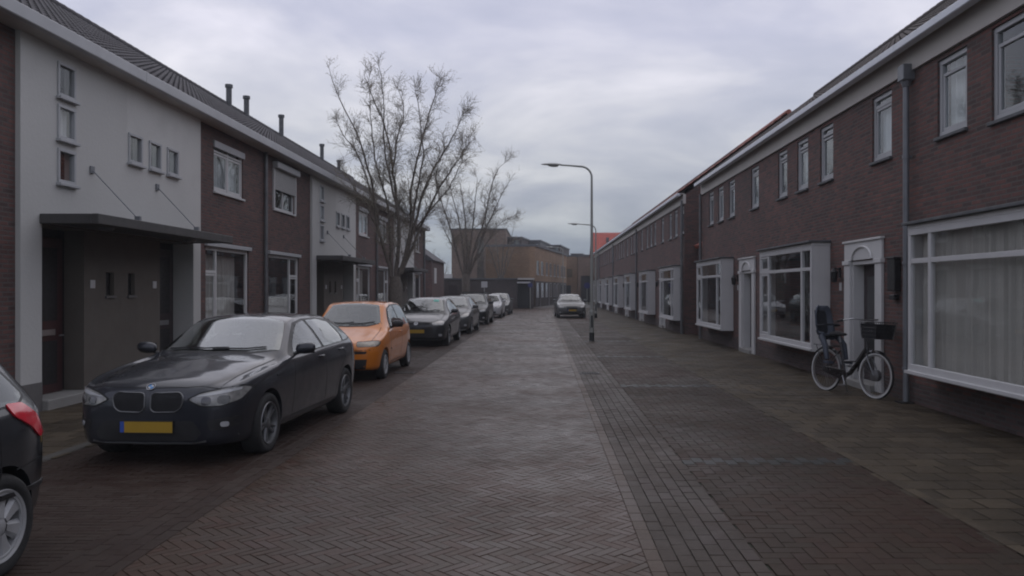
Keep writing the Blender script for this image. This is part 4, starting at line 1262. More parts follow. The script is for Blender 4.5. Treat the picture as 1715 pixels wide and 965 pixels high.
BW['feats'] = [
    G('windscreen', 'wglass', 'T', [(-.69, 1.52), (-.42, 1.39), (0, 1.35), (.42, 1.39), (.69, 1.52), (.62, 1.80), (.535, 2.07), (.28, 2.12), (0, 2.13), (-.28, 2.12), (-.535, 2.07), (-.62, 1.80)], off=.004, r=.04),
    gapline([(-.66, 1.52), (-.42, 1.37), (0, 1.325), (.42, 1.37), (.66, 1.52)], 'T', False, .045, .002, 'cowl', 'black'),
    G('window_frame', 'black', 'S', [(1.52, .95), (3.80, 1.015), (3.93, 1.06), (3.80, 1.20), (3.56, 1.305), (3.0, 1.345), (2.5, 1.35), (2.18, 1.310), (2.0, 1.22), (1.80, 1.11), (1.60, 1.0)], True, .003, .06, .03),
    G('front_side_window', 'cglass', 'S', [(1.64, .97), (2.56, .99), (2.50, 1.325), (2.24, 1.29), (2.02, 1.195), (1.82, 1.085)], True, .007, .06, .02),
    G('rear_side_window', 'cglass', 'S', [(2.64, .992), (3.38, 1.01), (3.46, 1.10), (3.36, 1.275), (3.0, 1.325), (2.58, 1.325)], True, .007, .06, .02),
    G('quarter_window', 'cglass', 'S', [(3.46, 1.015), (3.76, 1.03), (3.82, 1.065), (3.62, 1.21), (3.44, 1.265), (3.53, 1.10)], True, .007, .05, .02),
    gapline([(1.56, .93), (1.50, .70), (1.46, .42), (1.46, .25)]), gapline([(2.60, .99), (2.62, .6), (2.60, .25)]),
    gapline([(3.55, 1.0), (3.42, .80), (3.22, .66), (3.05, .42), (3.02, .25)]), gapline([(1.46, .30), (3.02, .30)]),
    gapline([(.30, .60), (.42, .74), (1.4, .905)], w=.007),
    G('body_crease', dark, 'S', strip_poly([(1.0, .80), (1.8, .845), (2.8, .865), (3.8, .90)], .014), True, .006, .2),
    gapline([(-.63, .14), (-.35, .065), (0, .045), (.35, .065), (.63, .14)], 'T', False, .008),
    gapline([(.64, .16), (.66, .5), (.70, 1.0), (.70, 1.35)], 'T', True, .008),
    # nose
    G('bumper_grille', 'black', 'F', [(-.44, .46), (.44, .46), (.52, .34), (.46, .27), (-.46, .27), (-.52, .34)], False, .004, .06, .03),
    G('fog_recess', 'black', 'F', [(.56, .46), (.80, .49), (.81, .40), (.60, .36)], True, .004, .05, .03),
    G('fog_lamp', 'lamp_white', 'F', rounded([(.67, .445), (.73, .445), (.73, .395), (.67, .395)], .025), True, .012, .04),
    G('bumper_lip', 'alloy', 'F', strip_poly([(.42, .245), (.55, .265), (.78, .30)], .016), True, .006, .2),
    G('bumper_lip', 'alloy', 'F', strip_poly([(-.42, .245), (0, .24), (.42, .245)], .014), False, .006, .2),
    G('grille', 'gap', 'F', [(.035, .715), (.30, .725), (.345, .68), (.32, .59), (.27, .555), (.07, .55), (.035, .58)], True, .004, .05, .04),
    ('ring', 'grille_frame', 'alloy', 'F', rounded([(.03, .722), (.305, .732), (.352, .685), (.327, .585), (.275, .548), (.065, .543), (.03, .575)], .045), True, .0075),
    G('headlight', 'lamp_lens', 'F', [(.395, .665), (.50, .715), (.66, .745), (.795, .765), (.835, .74), (.80, .645), (.68, .60), (.52, .605)], True, .006, .03, .03),
    G('headlight_surround', 'gap', 'F', [(.375, .665), (.49, .728), (.66, .760), (.805, .782), (.852, .745), (.812, .632), (.685, .585), (.51, .59)], True, .0025, .04, .03),
    G('headlight_strip', 'lamp_white', 'F', [(.45, .688), (.56, .712), (.79, .756), (.79, .735), (.6, .695)], True, .010, .04),
    G('headlight_projector', 'lamp_dark', 'F', rounded([(.515, .685), (.60, .685), (.60, .61), (.515, .61)], .04), True, .010, .03),
    G('headlight_projector', 'lamp_dark', 'F', rounded([(.645, .695), (.735, .695), (.735, .615), (.645, .615)], .04), True, .010, .03),
    ('r', 0, .775, .041, 'quarter'),
    ('plate', 'F', 0., .405),
    ('m', 1.66, 1.0), ('h', 2.44, .885), ('h', 3.24, .915),
    ('wipe', [[(-.55, 1.46), (-.1, 1.40), (.15, 1.42)], [(-.02, 1.375), (.35, 1.42), (.55, 1.50)]]),
    G('tail_light', 'red_lens', 'R', [(.50, .93), (.78, .95), (.80, .83), (.55, .82)], True, .006, .05, .03),
    G('rear_window', 'cglass', 'R', [(-.50, 1.08), (.50, 1.08), (.44, 1.26), (-.44, 1.26)], False, .005, .05, .03),
    G('bumper_insert', 'black', 'R', [(-.6, .5), (.6, .5), (.55, .33), (-.55, .33)], False, .005, .07, .03),
]

def hatch(L, W, H, wb, fo, nose, hood, cowl, ws, belt, paintm, roof_end=.80, tail=.25, **k):
    """generic body: nose/hood/cowl heights, ws = (cowl y, header y)"""
    w = W / 2; c = dict(L=L, paint=paintm, wheels=(fo, fo + wb))
    c['wr'] = k.get('wr', .30); c['arch'] = c['wr'] + .035; c['rim'] = k.get('rim', .66); c['tw'] = k.get('tw', .19); c['inset'] = .015
    c['spokes'] = k.get('spokes', 'plain')
    c['plan'] = [(0, w*.55), (.02, w*.68), (.06, w*.78), (.14, w*.86), (.30, w*.935), (.6, w*.98), (1.0, w), (L-.9, w), (L-.4, w*.97), (L-.15, w*.90), (L-.05, w*.80), (L, w*.66)]
    ys, yh = ws; re = L * roof_end + 0.
    tb = belt + .04
    c['top'] = [(0, nose), (.04, nose + .05), (.12, nose + .085), (.45, hood), (ys - .06, cowl - .02), (ys + .03, cowl + .03), (yh, H - .045), (yh + .25, H - .01), (yh + (re - yh) * .5, H), (re, H - .045), (L - tail, H - .12), (L - .08, tb + .05), (L - .03, tb - .02), (L, tb - .12)]
    c['belt'] = [(0, nose - .08), (.1, nose - .01), (.45, hood - .08), (ys, belt - .04), (L * .5, belt), (L - .5, belt + .03), (L - .1, belt), (L, belt - .15)]
    c['bottom'] = [(0, .28), (.05, .23), (.3, .20), (.6, .19), (L - .4, .21), (L - .1, .26), (L, .36)]
    rw = k.get('rw', .66)
    c['roofw'] = [(0, w*.5), (.1, w*.62), (.4, w*.72), (ys, w*.80), (ys + .2, w*.77), (yh, w*rw), (re, w*rw*.97), (L - tail, w*rw*.93), (L - .1, w*.72), (L, w*.55)]
    c['crown'] = [(0, .03), (.4, .045), (ys, .055), (yh, .055), (re, .05), (L, .04)]
    return c

def std_feats(c, W, H, ws, belt, nose, hl, grille, bumper='body', tone='cglass', ndoor=4, mirror_mat=None, headmat='lamp_lens', fog=True, badge=None, cl=None):
    L = c['L']; w = W / 2; ys, yh = ws; re = c['top'][9][0]
    b1 = belt + .02; t1 = H - .085; yb = ys + .30; ye = L - .36; md = (yh + .55)
    if md > ye - .7: md = (yb + ye) / 2
    f = [
     G('windscreen', 'wglass2', 'T', [(-w*.74, ys + .16), (-w*.45, ys + .05), (0, ys + .02), (w*.45, ys + .05), (w*.74, ys + .16), (w*.66, (ys + yh)/2 + .06), (w*.57, yh - .02), (0, yh + .02), (-w*.57, yh - .02), (-w*.66, (ys + yh)/2 + .06)], off=.004, r=.04),
     gapline([(-w*.76, ys + .17), (-w*.46, ys + .03), (0, ys), (w*.46, ys + .03), (w*.76, ys + .17)], 'T', False, .04, .002, 'cowl', 'black'),
     G('window_frame', 'black', 'S', [(ys + .30, b1 - .02), (ye - .06, b1 + .02), (ye + .06, b1 + .06), (ye - .12, t1 - .05), (ye - .5, t1 + .01), (yh + .35, t1 + .01), (yh - .02, t1 - .06), ((ys + yh)/2 + .14, b1 + .20)], True, .003, .06, .03),
     G('front_side_window', tone, 'S', [(ys + .42, b1), (md - .04, b1 + .012), (md - .04, t1 - .015), (yh + .36, t1 - .015), (yh + .04, t1 - .07), ((ys + yh)/2 + .20, b1 + .19)], True, .007, .07, .02),
     G('rear_side_window', tone, 'S', [(md + .04, b1 + .012), (ye - .08, b1 + .03), (ye + .02, b1 + .07), (ye - .16, t1 - .07), (ye - .5, t1 - .015), (md + .04, t1 - .015)], True, .007, .07, .02),
     gapline([(ys + .16, belt - .06), (ys + .12, .5), (ys + .14, .27)]), gapline([(md, belt), (md + .02, .6), (md, .27)]), gapline([(ys + .14, .30), (md + (.85 if ndoor == 4 else 0.01), .30)]),
     gapline([(-w*.72, .15), (-w*.4, .07), (0, .05), (w*.4, .07), (w*.72, .15)], 'T', False, .008),
     gapline([(w*.74, .16), (w*.76, .5), (w*.78, ys + .05)], 'T', True, .008),
     G('headlight', headmat, 'F', hl, True, .007, .035, .025),
     G('headlight_surround', 'gap', 'F', [(x + (-.014 if x < w*.7 else .008), z + (.013 if z > nose - .02 else -.013)) for x, z in hl], True, .003, .05, .025),
     G('grille', 'gap', 'F', grille, False, .005, .05, .02),
     G('bumper_grille', 'black', 'F', [(-w*.62, .42), (w*.62, .42), (w*.60, .30), (-w*.60, .30)], False, .005, .06, .02),
     ('plate', 'F', 0., .48 if bumper == 'body' else .40),
     ('m', ys + .40, belt + .05) if mirror_mat is None else ('m', ys + .40, belt + .05, mirror_mat),
     ('h', md - .14, belt - .09),
     ('wipe', [[(-w*.6, ys + .13), (-.1, ys + .08), (.1, ys + .12)], [(0, ys + .06), (.3, ys + .09), (w*.6, ys + .16)]]),
     G('tail_light', 'red_lens', 'R', [(w*.66, belt), (w*.86, belt), (w*.88, belt - .2), (w*.70, belt - .2)], True, .006, .05, .02),
     G('rear_window', 'cglass', 'R', [(-w*.55, belt + .12), (w*.55, belt + .12), (w*.5, H - .16), (-w*.5, H - .16)], False, .005, .06, .03),
     ('plate', 'R', 0., .55)]
    if ndoor == 4: f += [gapline([(md + .85, belt), (md + .85, .62), (md + .70, .27)]), ('h', md + .70, belt - .07)]
    if fog: f += [G('fog_lamp', 'lamp_white', 'F', rounded([(w*.74, .40), (w*.84, .40), (w*.84, .33), (w*.74, .33)], .03), True, .010, .04)]
    if badge: f.append(badge)
    c['feats'] = f; c['cab'] = (ys, yh, belt, H, w * .95)
    return c

make_car(near_hatch, (-3.78, 7.62, 0), R(-3.0), 'dark grey hatchback with a twin oval grille, parked nearest facing the camera')

M['lamp_fi'] = simple('amber_grey_lens', (.16, .135, .10), .12, metal=.1, var=.45, scale=12, coat=.7)
# --- orange hatchback
orange = paint('paint_orange', (.58, .175, .012), .05, .34)
fi = hatch(3.80, 1.66, 1.48, 2.46, .70, .66, .84, .98, (1.0, 1.72), .94, orange, roof_end=.86, tail=.18, wr=.285, rim=.64, spokes='cover', tw=.175, rw=.70)
std_feats(fi, 1.66, 1.48, (1.0, 1.72), .94, .66, [(.40, .735), (.70, .745), (.765, .735), (.76, .655), (.42, .655)], [(-.60, .575), (.60, .575), (.58, .53), (-.58, .53)], ndoor=3, headmat='lamp_fi', mirror_mat=M['black'], fog=False)
fi['feats'] += [G('side_moulding', 'paint_red_dummy' if False else orange, 'S', strip_poly([(1.15, .56), (2.4, .57)], .03), True, .010, .2),
    G('lower_intake', 'black', 'F', [(-.60, .43), (.60, .43), (.57, .25), (-.57, .25)], False, .006, .06, .01),
    gapline([(-.70, .60), (-.3, .585), (.3, .585), (.70, .60)], 'F', False, .012),
    ('box', 'aerial', 'black', -.008, .008, 1.95, 1.965, 1.46, 1.60, False)]
make_car(fi, (-3.83, 14.60, 0), R(-.6), 'orange three door hatchback parked behind the near dark grey car')

# --- grey hatchback with round emblem
grey = paint('paint_graphite', (.030, .032, .034), .4, .35, .6)
vw = hatch(4.20, 1.79, 1.47, 2.58, .86, .68, .86, 1.0, (1.12, 1.95), .96, grey, roof_end=.84, tail=.2, wr=.31, rim=.68, spokes='plain', tw=.2)
std_feats(vw, 1.79, 1.47, (1.12, 1.95), .96, .68, [(.46, .735), (.70, .785), (.80, .765), (.79, .66), (.50, .655)], [(-.42, .735), (.42, .735), (.40, .675), (-.40, .675)], badge=('r', 0, .705, .06, 'letters'))
vw['feats'] += [G('sticker', 'sticker', 'T', [(-.30+.55, 1.78), (.42, 1.78), (.42, 1.90), (.25, 1.90)], False, .009, .06)]
make_car(vw, (-3.74, 23.5, 0), R(-1.0), 'graphite hatchback with a round chrome emblem, third parked car behind the orange one')

# --- silver grey family car
sg = paint('paint_silvergrey', (.085, .088, .088), .4, .4, .5)
rn = hatch(4.25, 1.76, 1.46, 2.62, .84, .66, .88, 1.02, (1.05, 1.9), .96, sg, roof_end=.86, tail=.2, wr=.305, rim=.66)
std_feats(rn, 1.76, 1.46, (1.05, 1.9), .96, .66, [(.48, .70), (.66, .80), (.80, .83), (.80, .70), (.56, .65)], [(-.36, .70), (.36, .70), (.34, .64), (-.34, .64)])
make_car(rn, (-3.62, 30.1, 0), R(-1.2), 'silver grey family car parked between the graphite hatchback and the dark estate')

# --- dark estate with a roof box/rack
dk = paint('paint_darkgreen_grey', (.024, .028, .028), .4, .4, .5)
es = hatch(4.45, 1.78, 1.52, 2.65, .88, .70, .90, 1.04, (1.15, 1.92), .98, dk, roof_end=.90, tail=.16, wr=.32, rim=.66, rw=.74)
std_feats(es, 1.78, 1.52, (1.15, 1.92), .98, .70, [(.50, .72), (.72, .77), (.81, .76), (.80, .66), (.54, .64)], [(-.42, .73), (.42, .73), (.38, .64), (-.38, .64)])
es['feats'] += [('box', 'roof_rail', 'black', .50, .54, 2.0, 3.9, 1.51, 1.56, True), ('box', 'roof_bar', 'black', -.58, .58, 2.35, 2.40, 1.56, 1.60, False), ('box', 'roof_bar', 'black', -.58, .58, 3.3, 3.35, 1.56, 1.60, False)]
make_car(es, (-3.52, 38.0, 0), R(-1.2), 'dark estate car with roof bars, parked between the silver grey car and the white one')

# --- white car and the last silver one
wh = paint('paint_white', (.42, .42, .42), .0, .4, .4)
wc = hatch(4.1, 1.72, 1.42, 2.55, .80, .64, .84, .97, (1.08, 1.88), .93, wh, roof_end=.82, tail=.25, wr=.30)
std_feats(wc, 1.72, 1.42, (1.08, 1.88), .93, .64, [(.46, .68), (.70, .74), (.78, .72), (.76, .62), (.5, .61)], [(-.38, .69), (.38, .69), (.34, .62), (-.34, .62)])
make_car(wc, (-3.28, 47.2, 0), R(-1.2), 'white car parked between the dark estate and the last silver car')
sl = paint('paint_silver', (.10, .103, .10), .4, .4, .5)
lc = hatch(4.0, 1.70, 1.47, 2.5, .78, .66, .88, 1.02, (1.0, 1.78), .96, sl, roof_end=.86, tail=.2, wr=.30)
std_feats(lc, 1.70, 1.47, (1.0, 1.78), .96, .66, [(.46, .70), (.68, .77), (.78, .76), (.76, .65), (.5, .63)], [(-.36, .70), (.36, .70), (.34, .63), (-.34, .63)])
make_car(lc, (-3.05, 53.8, 0), R(-1.5), 'pale silver car farthest along the left parking row, behind the white one')

# --- silver estate on the right
au = hatch(4.5, 1.77, 1.44, 2.65, .92, .66, .88, 1.0, (1.25, 2.05), .96, sl, roof_end=.88, tail=.3, wr=.32, rim=.68, rw=.66)
std_feats(au, 1.77, 1.44, (1.25, 2.05), .96, .66, [(.46, .70), (.70, .76), (.80, .74), (.78, .64), (.5, .62)], [(-.33, .73), (.33, .73), (.29, .45), (-.29, .45)])
make_car(au, (1.78, 47.2, 0), R(2.0), 'silver car parked alone on the right beyond the first lamp post', group=None)

# --- near dark car cut by the left frame edge, its tail towards the scene
pc = hatch(3.88, 1.70, 1.50, 2.50, .72, .66, .88, 1.0, (1.0, 1.8), .96, paint('paint_blueblack', (.022, .026, .032), .45, .3), roof_end=.80, tail=.34, wr=.31, rim=.70, spokes='cover', tw=.2)
std_feats(pc, 1.70, 1.50, (1.0, 1.8), .96, .66, [(.46, .70), (.68, .77), (.78, .76), (.76, .65), (.5, .63)], [(-.36, .70), (.36, .70), (.34, .63), (-.34, .63)])
pc['feats'] = [f for f in pc['feats'] if not (f[0] == 'p' and f[1] == 'tail_light')]
pc['feats'] += [G('tail_light', 'red_lens', 'S', [(3.32, 1.02), (3.48, 1.01), (3.62, .92), (3.69, .79), (3.63, .77), (3.53, .85), (3.36, .94)], True, .012, .03, .02),
   gapline([(3.35, .62), (3.62, .64), (3.86, .60)]), gapline([(3.2, .48), (3.86, .46)], w=.03, mat='black', name='bumper_moulding', off=.008)]
make_car(pc, (-4.04, 1.50, 0), R(0), 'blue black hatchback with a red tail light, cut by the left edge of the picture', group=None)
# ------------------------------------------------------------------ street lamps
M['galv'] = simple('galvanised_pole', (.34, .35, .32), .5, metal=.35, var=.12, scale=3, dirt=.2)
M['lamp_head'] = simple('lamp_head_grey', (.48, .49, .46), .45, var=.1, scale=4)
M['lens'] = simple('lamp_bowl', (.40, .41, .39), .2, var=.06, scale=6, coat=.5)
M['blackpaint'] = simple('lamp_base_paint', (.03, .033, .033), .6, var=.2, scale=6)
def street_lamp(x, y, h, label, arm=1.05):
    r = empty('street_lamp', (x, y, 0), 0, label, 'street lamp', 'street lamps along the right kerb')
    mb = MB(); mb.tube([(0, 0, 0), (0, 0, 1.0)], .078, 16); mb.tube([(0, 0, .98), (0, 0, 1.03)], [.082, .06], 16); p = mb.build('pole_base', M['galv'], r, smooth=40)
    mb = MB(); mb.tube([(0, 0, 0.0), (0, 0, .28)], .084, 16); mb.box(-.03, .03, -.083, -.078, .45, .85); mb.build('access_door', M['blackpaint'], p, smooth=40)
    rad = .38; pts = [(0, 0, 1.0), (0, 0, h * .5), (0, 0, h - rad)]
    for k in range(1, 9):
        a = math.pi / 2 * k / 8; pts.append((-rad + rad * math.cos(a), 0, h - rad + rad * math.sin(a) * .95))
    pts.append((-arm * .7, 0, h + .01)); pts.append((-arm, 0, h + .03))
    rr = [.058, .050, .036] + [.034] * 8 + [.028, .026]
    mb = MB(); mb.tube(pts, rr, 14); mb.build('pole', M['galv'], r, smooth=50)
    mb = MB(); n = 14; prof = [(0, .02, .03), (.08, .07, .055), (.22, .115, .075), (.42, .12, .07), (.60, .085, .05), (.70, .03, .02)]
    for (t, wd, hh) in prof:
        for j in range(n):
            a = 2 * math.pi * j / n
            mb.v.append((-arm + .06 - t, wd * math.cos(a), h + .035 + .02 * t + hh * math.sin(a) * (.8 if math.sin(a) > 0 else .35)))
    for i in range(len(prof) - 1):
        for j in range(n): mb.f.append((i*n+j, i*n+(j+1) % n, (i+1)*n+(j+1) % n, (i+1)*n+j)); mb.m.append(0)
    mb.f.append(tuple(range(n))); mb.m.append(0); mb.f.append(tuple((len(prof)-1)*n + j for j in range(n))[::-1]); mb.m.append(0)
    hd = mb.build('lamp_head', M['lamp_head'], r, smooth=60)
    mb = MB(); prof = [(.10, .03, .0), (.16, .08, .055), (.3, .095, .06), (.42, .085, .04), (.5, .03, 0)]
    for (t, wd, hh) in prof:
        for j in range(8):
            a = math.pi + math.pi * j / 7
            mb.v.append((-arm + .06 - t, wd * math.cos(a), h + .022 + hh * math.sin(a)))
    for i in range(len(prof) - 1):
        for j in range(7): mb.f.append((i*8+j, i*8+j+1, (i+1)*8+j+1, (i+1)*8+j)); mb.m.append(0)
    mb.build('lamp_bowl', M['lens'], hd, smooth=60)
    return r
street_lamp(1.66, 26.6, 5.86, 'tall bent grey street lamp nearest the camera, standing on the right paving')
street_lamp(3.22, 47.7, 5.62, 'second bent street lamp, behind the first one beside the far right block')
street_lamp(2.1, 80, 5.95, 'third bent street lamp, faint in front of the yellow brick houses')

# ------------------------------------------------------------------ trees
def bark(name, c):
    t = NT(name); p = t.objc()
    t.lk(t.ramp(t.noise(14, 6, .7, p), [(.3, tuple(x * .6 for x in c)), (.7, tuple(x * 1.3 for x in c))]), t.b.inputs['Base Color'])
    t.b.inputs['Roughness'].default_value = .9; t.bump(t.noise(40, 5, .7, p), .6, .02); return t.m
M['bark'] = bark('bark', (.14, .12, .10)); M['twig'] = bark('twig_bark', (.26, .23, .19)); M['bud'] = bark('bud', (.24, .21, .13))

def bare_tree(name, loc, label, limbs, trunk_r, fork, lean=(0, 0), seed=1, twigs=1., scale=1., group='bare trees behind the parked cars'):
    rd = random.Random(seed)
    T = empty(name, loc, 0, label, 'tree', group)
    tr = MB(); cr = MB(); tw = MB(); bud = MB()
    top = Vector((lean[0], lean[1], fork))
    pts = [Vector((0, 0, -.05)), Vector((lean[0]*.2, 0, .15)), Vector((lean[0]*.5, lean[1]*.5, fork*.5)), top, top + Vector((0, 0, .35))]
    tr.tube(pts, [trunk_r*1.35, trunk_r*1.1, trunk_r, trunk_r*1.1, trunk_r*.75], 14)
    def wob(p, d, ln, n, r0, r1, curl, mb, sides, up=.0):
        P = [p.copy()]; q = p.copy(); dd = d.normalized()
        for i in range(n):
            dd = (dd + Vector((rd.gauss(0, curl), rd.gauss(0, curl), rd.gauss(0, curl) + up))).normalized()
            q = q + dd * ln / n; P.append(q.copy())
        mb.tube(P, [r0 + (r1 - r0) * i / n for i in range(n + 1)], sides, cap=False)
        return P
    def child_dir(d, ang):
        ax = d.cross(Vector((rd.gauss(0, 1), rd.gauss(0, 1), rd.gauss(0, 1)))).normalized()
        return Matrix.Rotation(ang, 3, ax) @ d
    def grow_twigs(P, r, depth):
        n = len(P) - 1; blen = (P[-1] - P[0]).length
        for i in range(1, n + 1):
            d = (P[i] - P[i-1]).normalized()
            for _ in range(rd.choice((2, 2, 3, 4)) if depth == 0 else rd.choice((0, 1, 1, 2))):
                if rd.random() > twigs * min(1, (.35 + blen) / (1.1 * scale)): continue
                cd_ = child_dir(d, rd.uniform(.5, 1.15)); ln = rd.uniform(.18, .50) * (1 if depth == 0 else .6) * scale
                base_ = P[i-1].lerp(P[i], rd.random())
                Q = wob(base_, cd_, ln, 3, .0044 * scale ** 1.6, .002 * scale, .06, tw, 3, .06)
                for k in range(1, 4):
                    if rd.random() < .8:
                        s = rd.uniform(.008, .016); q = Q[k] + Vector((rd.gauss(0, .01), rd.gauss(0, .01), 0))
                        a = Vector((rd.gauss(0, 1), rd.gauss(0, 1), rd.gauss(0, 1))).normalized() * s; b = a.orthogonal().normalized() * s * .8; c_ = a.cross(b).normalized() * s * .8
                        bud.add([q + a, q - a, q + b, q - b, q + c_, q - c_], [(0,2,4),(2,1,4),(1,3,4),(3,0,4),(2,0,5),(1,2,5),(3,1,5),(0,3,5)])
                if depth == 0: grow_twigs(Q, r, 1)
    for (pp, r0) in limbs:
        P = [Vector(p) for p in pp]
        # refine with a little wander
        Q = []
        for i in range(len(P) - 1):
            for k in range(4):
                a, b = P[i], P[i+1]; m0 = (b - (P[i-1] if i else a)) * .5; m1 = ((P[i+2] if i + 2 < len(P) else b) - a) * .5; t = k / 4
                h = a * (2*t**3 - 3*t*t + 1) + m0 * (t**3 - 2*t*t + t) + b * (-2*t**3 + 3*t*t) + m1 * (t**3 - t*t)
                Q.append(h + Vector((rd.gauss(0, .012), rd.gauss(0, .012), rd.gauss(0, .01))) * (1 if Q else 0))
        Q.append(P[-1]); n = len(Q) - 1
        rr = [max(.007, r0 * .60 * (1 - (i / n)) ** 1. + .005) for i in range(n + 1)]
        cr.tube(Q, rr, 8, cap=False)
        for i in range(2, n + 1):
            d = (Q[i] - Q[i-1]).normalized(); f = i / n
            for _ in range(rd.choice((0, 1, 1)) if f > .62 else (rd.choice((1, 1, 2)) if f > .2 else rd.choice((0, 1)))):
                cd_ = child_dir(d, rd.uniform(.5, 1.05)); cd_.z += .28; cd_.normalize()
                ln = rd.uniform(.45, 1.15) * (1 - .6 * f) * scale
                B = wob(Q[i-1].lerp(Q[i], rd.random()), cd_, ln, 5, min(rr[i] * .5, .015), .0035, .05, cr, 5, .04)
                grow_twigs(B, 0, 0)
                for _ in range(rd.choice((0, 0, 1))):
                    j = rd.randint(1, 4); c2 = child_dir((B[j] - B[j-1]).normalized(), rd.uniform(.4, .8)); c2.z += .2
                    B2 = wob(B[j], c2, ln * .55, 4, .007, .003, .07, cr, 4, .05); grow_twigs(B2, 0, 0)
            if f > .3 and rd.random() < .5: grow_twigs(Q[i-1:i+1], 0, 0)
    tr.build('trunk', M['bark'], T, smooth=60)
    c = cr.build('crown', M['bark'], T, recalc=False)
    for p in c.data.polygons: p.use_smooth = True
    tw.build('twig_mass', M['twig'], c, recalc=False)['kind'] = 'stuff'
    bud.build('bud_mass', M['bud'], c, recalc=False)['kind'] = 'stuff'
    return T

# limbs drawn from the photograph's silhouette: pixel -> metres at the tree's own distance
def limbs_px(Y, X, lst, seed, k=1., ax=0):
    lst = [([(ax + (x - ax) * k, 470 + (y - 470) * k) for x, y in p], r, d) for p, r, d in lst]
    rd = random.Random(seed); out = []
    for (pix, r0, dy) in lst:
        P = []; n = len(pix)
        for i, (x, y) in enumerate(pix):
            f = i / (n - 1)
            P.append(((x - XV) / FPX * Y - X, dy * f ** 1.2, CAM_H + (YH - y) / FPX * Y))
        out.append((P, r0))
    return out
TY, TX = 26.2, -4.84
L1 = limbs_px(TY, TX, [
 ([(656, 470), (645, 425), (630, 370), (620, 290), (598, 215), (567, 150), (546, 90)], .095, -.6),
 ([(632, 375), (622, 330), (590, 245), (560, 205), (543, 168)], .055, .8),
 ([(655, 468), (650, 400), (645, 340), (618, 250), (607, 165), (600, 98)], .085, 1.2),
 ([(663, 470), (668, 385), (662, 320), (655, 265), (640, 190), (618, 140), (602, 96)], .105, .3),
 ([(664, 455), (672, 380), (658, 300), (650, 240), (652, 160), (646, 96)], .08, -1.3),
 ([(658, 270), (664, 210), (672, 160), (655, 110)], .05, 1.0),
 ([(668, 470), (690, 385), (688, 325), (700, 250), (716, 185), (735, 120), (748, 118)], .09, .6),
 ([(672, 460), (694, 370), (705, 310), (717, 250), (712, 180), (704, 118)], .075, -1.0),
 ([(674, 462), (698, 375), (718, 305), (745, 255), (772, 210), (788, 168)], .085, -.4),
 ([(676, 455), (712, 365), (742, 300), (770, 255), (785, 225), (802, 205)], .07, 1.1),
 ([(690, 390), (735, 335), (758, 305), (778, 262), (790, 250)], .04, .4),
 ([(630, 380), (610, 340), (585, 300), (562, 262)], .03, -.2),
], 3, .925, 662)
bare_tree('bare_tree', (TX, TY, .08), 'largest bare tree, forking low behind the orange hatchback', L1, .20, 1.72, lean=(0, 0), seed=5)
TY2, TX2 = 52., -5.0
L2 = limbs_px(TY2, TX2, [
 ([(776, 465), (768, 435), (757, 390), (742, 345), (730, 300), (728, 285)], .12, -1.),
 ([(778, 465), (775, 420), (765, 360), (752, 315), (745, 280)], .11, 1.2),
 ([(780, 465), (782, 420), (778, 360), (772, 315), (768, 290)], .12, .2),
 ([(783, 465), (788, 420), (795, 365), (800, 320), (803, 295)], .11, -1.3),
 ([(785, 465), (795, 415), (812, 365), (822, 315), (835, 275), (855, 255)], .12, .8),
 ([(788, 460), (806, 405), (828, 355), (845, 320), (866, 286)], .09, -.7),
 ([(795, 440), (820, 400), (840, 370), (866, 356)], .06, .8),
 ([(790, 430), (812, 385), (815, 350), (812, 320)], .06, 0),
 ([(768, 430), (750, 400), (738, 375), (727, 345)], .06, .6)], 4, .95, 782)
bare_tree('bare_tree', (TX2, TY2, .08), 'second bare tree, fanning out above the dark garages and parked estate', L2, .24, 2.3, seed=9, twigs=1.2, scale=1.4)
TY3, TX3 = 74., -4.0
L3 = limbs_px(TY3, TX3, [
 ([(836, 466), (828, 440), (818, 410), (808, 385)], .10, -1.),
 ([(838, 466), (834, 430), (830, 400), (826, 378)], .10, 1.),
 ([(842, 466), (848, 430), (856, 400), (862, 375)], .10, 0),
 ([(840, 466), (842, 425), (845, 392), (843, 372)], .09, .5),
 ([(844, 460), (856, 430), (866, 405)], .06, -.5)], 6)
bare_tree('bare_tree', (TX3, TY3, 0), 'smallest bare tree, in front of the orange brick end wall', L3, .2, 2.6, seed=12, twigs=.5, scale=1.5)
for k, (px_, Yb, hpx, lab) in enumerate(((728, 88, 425, 'hazy bare tree beyond the left row, the one nearest the gable'), (742, 96, 433, 'hazy bare tree left of the tall brown flats'))):
    X_ = (px_ - XV) / FPX * Yb
    LL = limbs_px(Yb, X_, [([(px_, 480), (px_ - 5, 460), (px_ - 11, hpx + 6)], .12, -1), ([(px_, 480), (px_ - 1, 455), (px_ - 3, hpx)], .12, 1), ([(px_, 480), (px_ + 4, 458), (px_ + 9, hpx + 4)], .12, 0)], k)
    bare_tree('bare_tree', (X_, Yb, 0), lab, LL, .25, 1.9, seed=20 + k, twigs=.5, scale=1.6, group='hazy trees behind the garages')

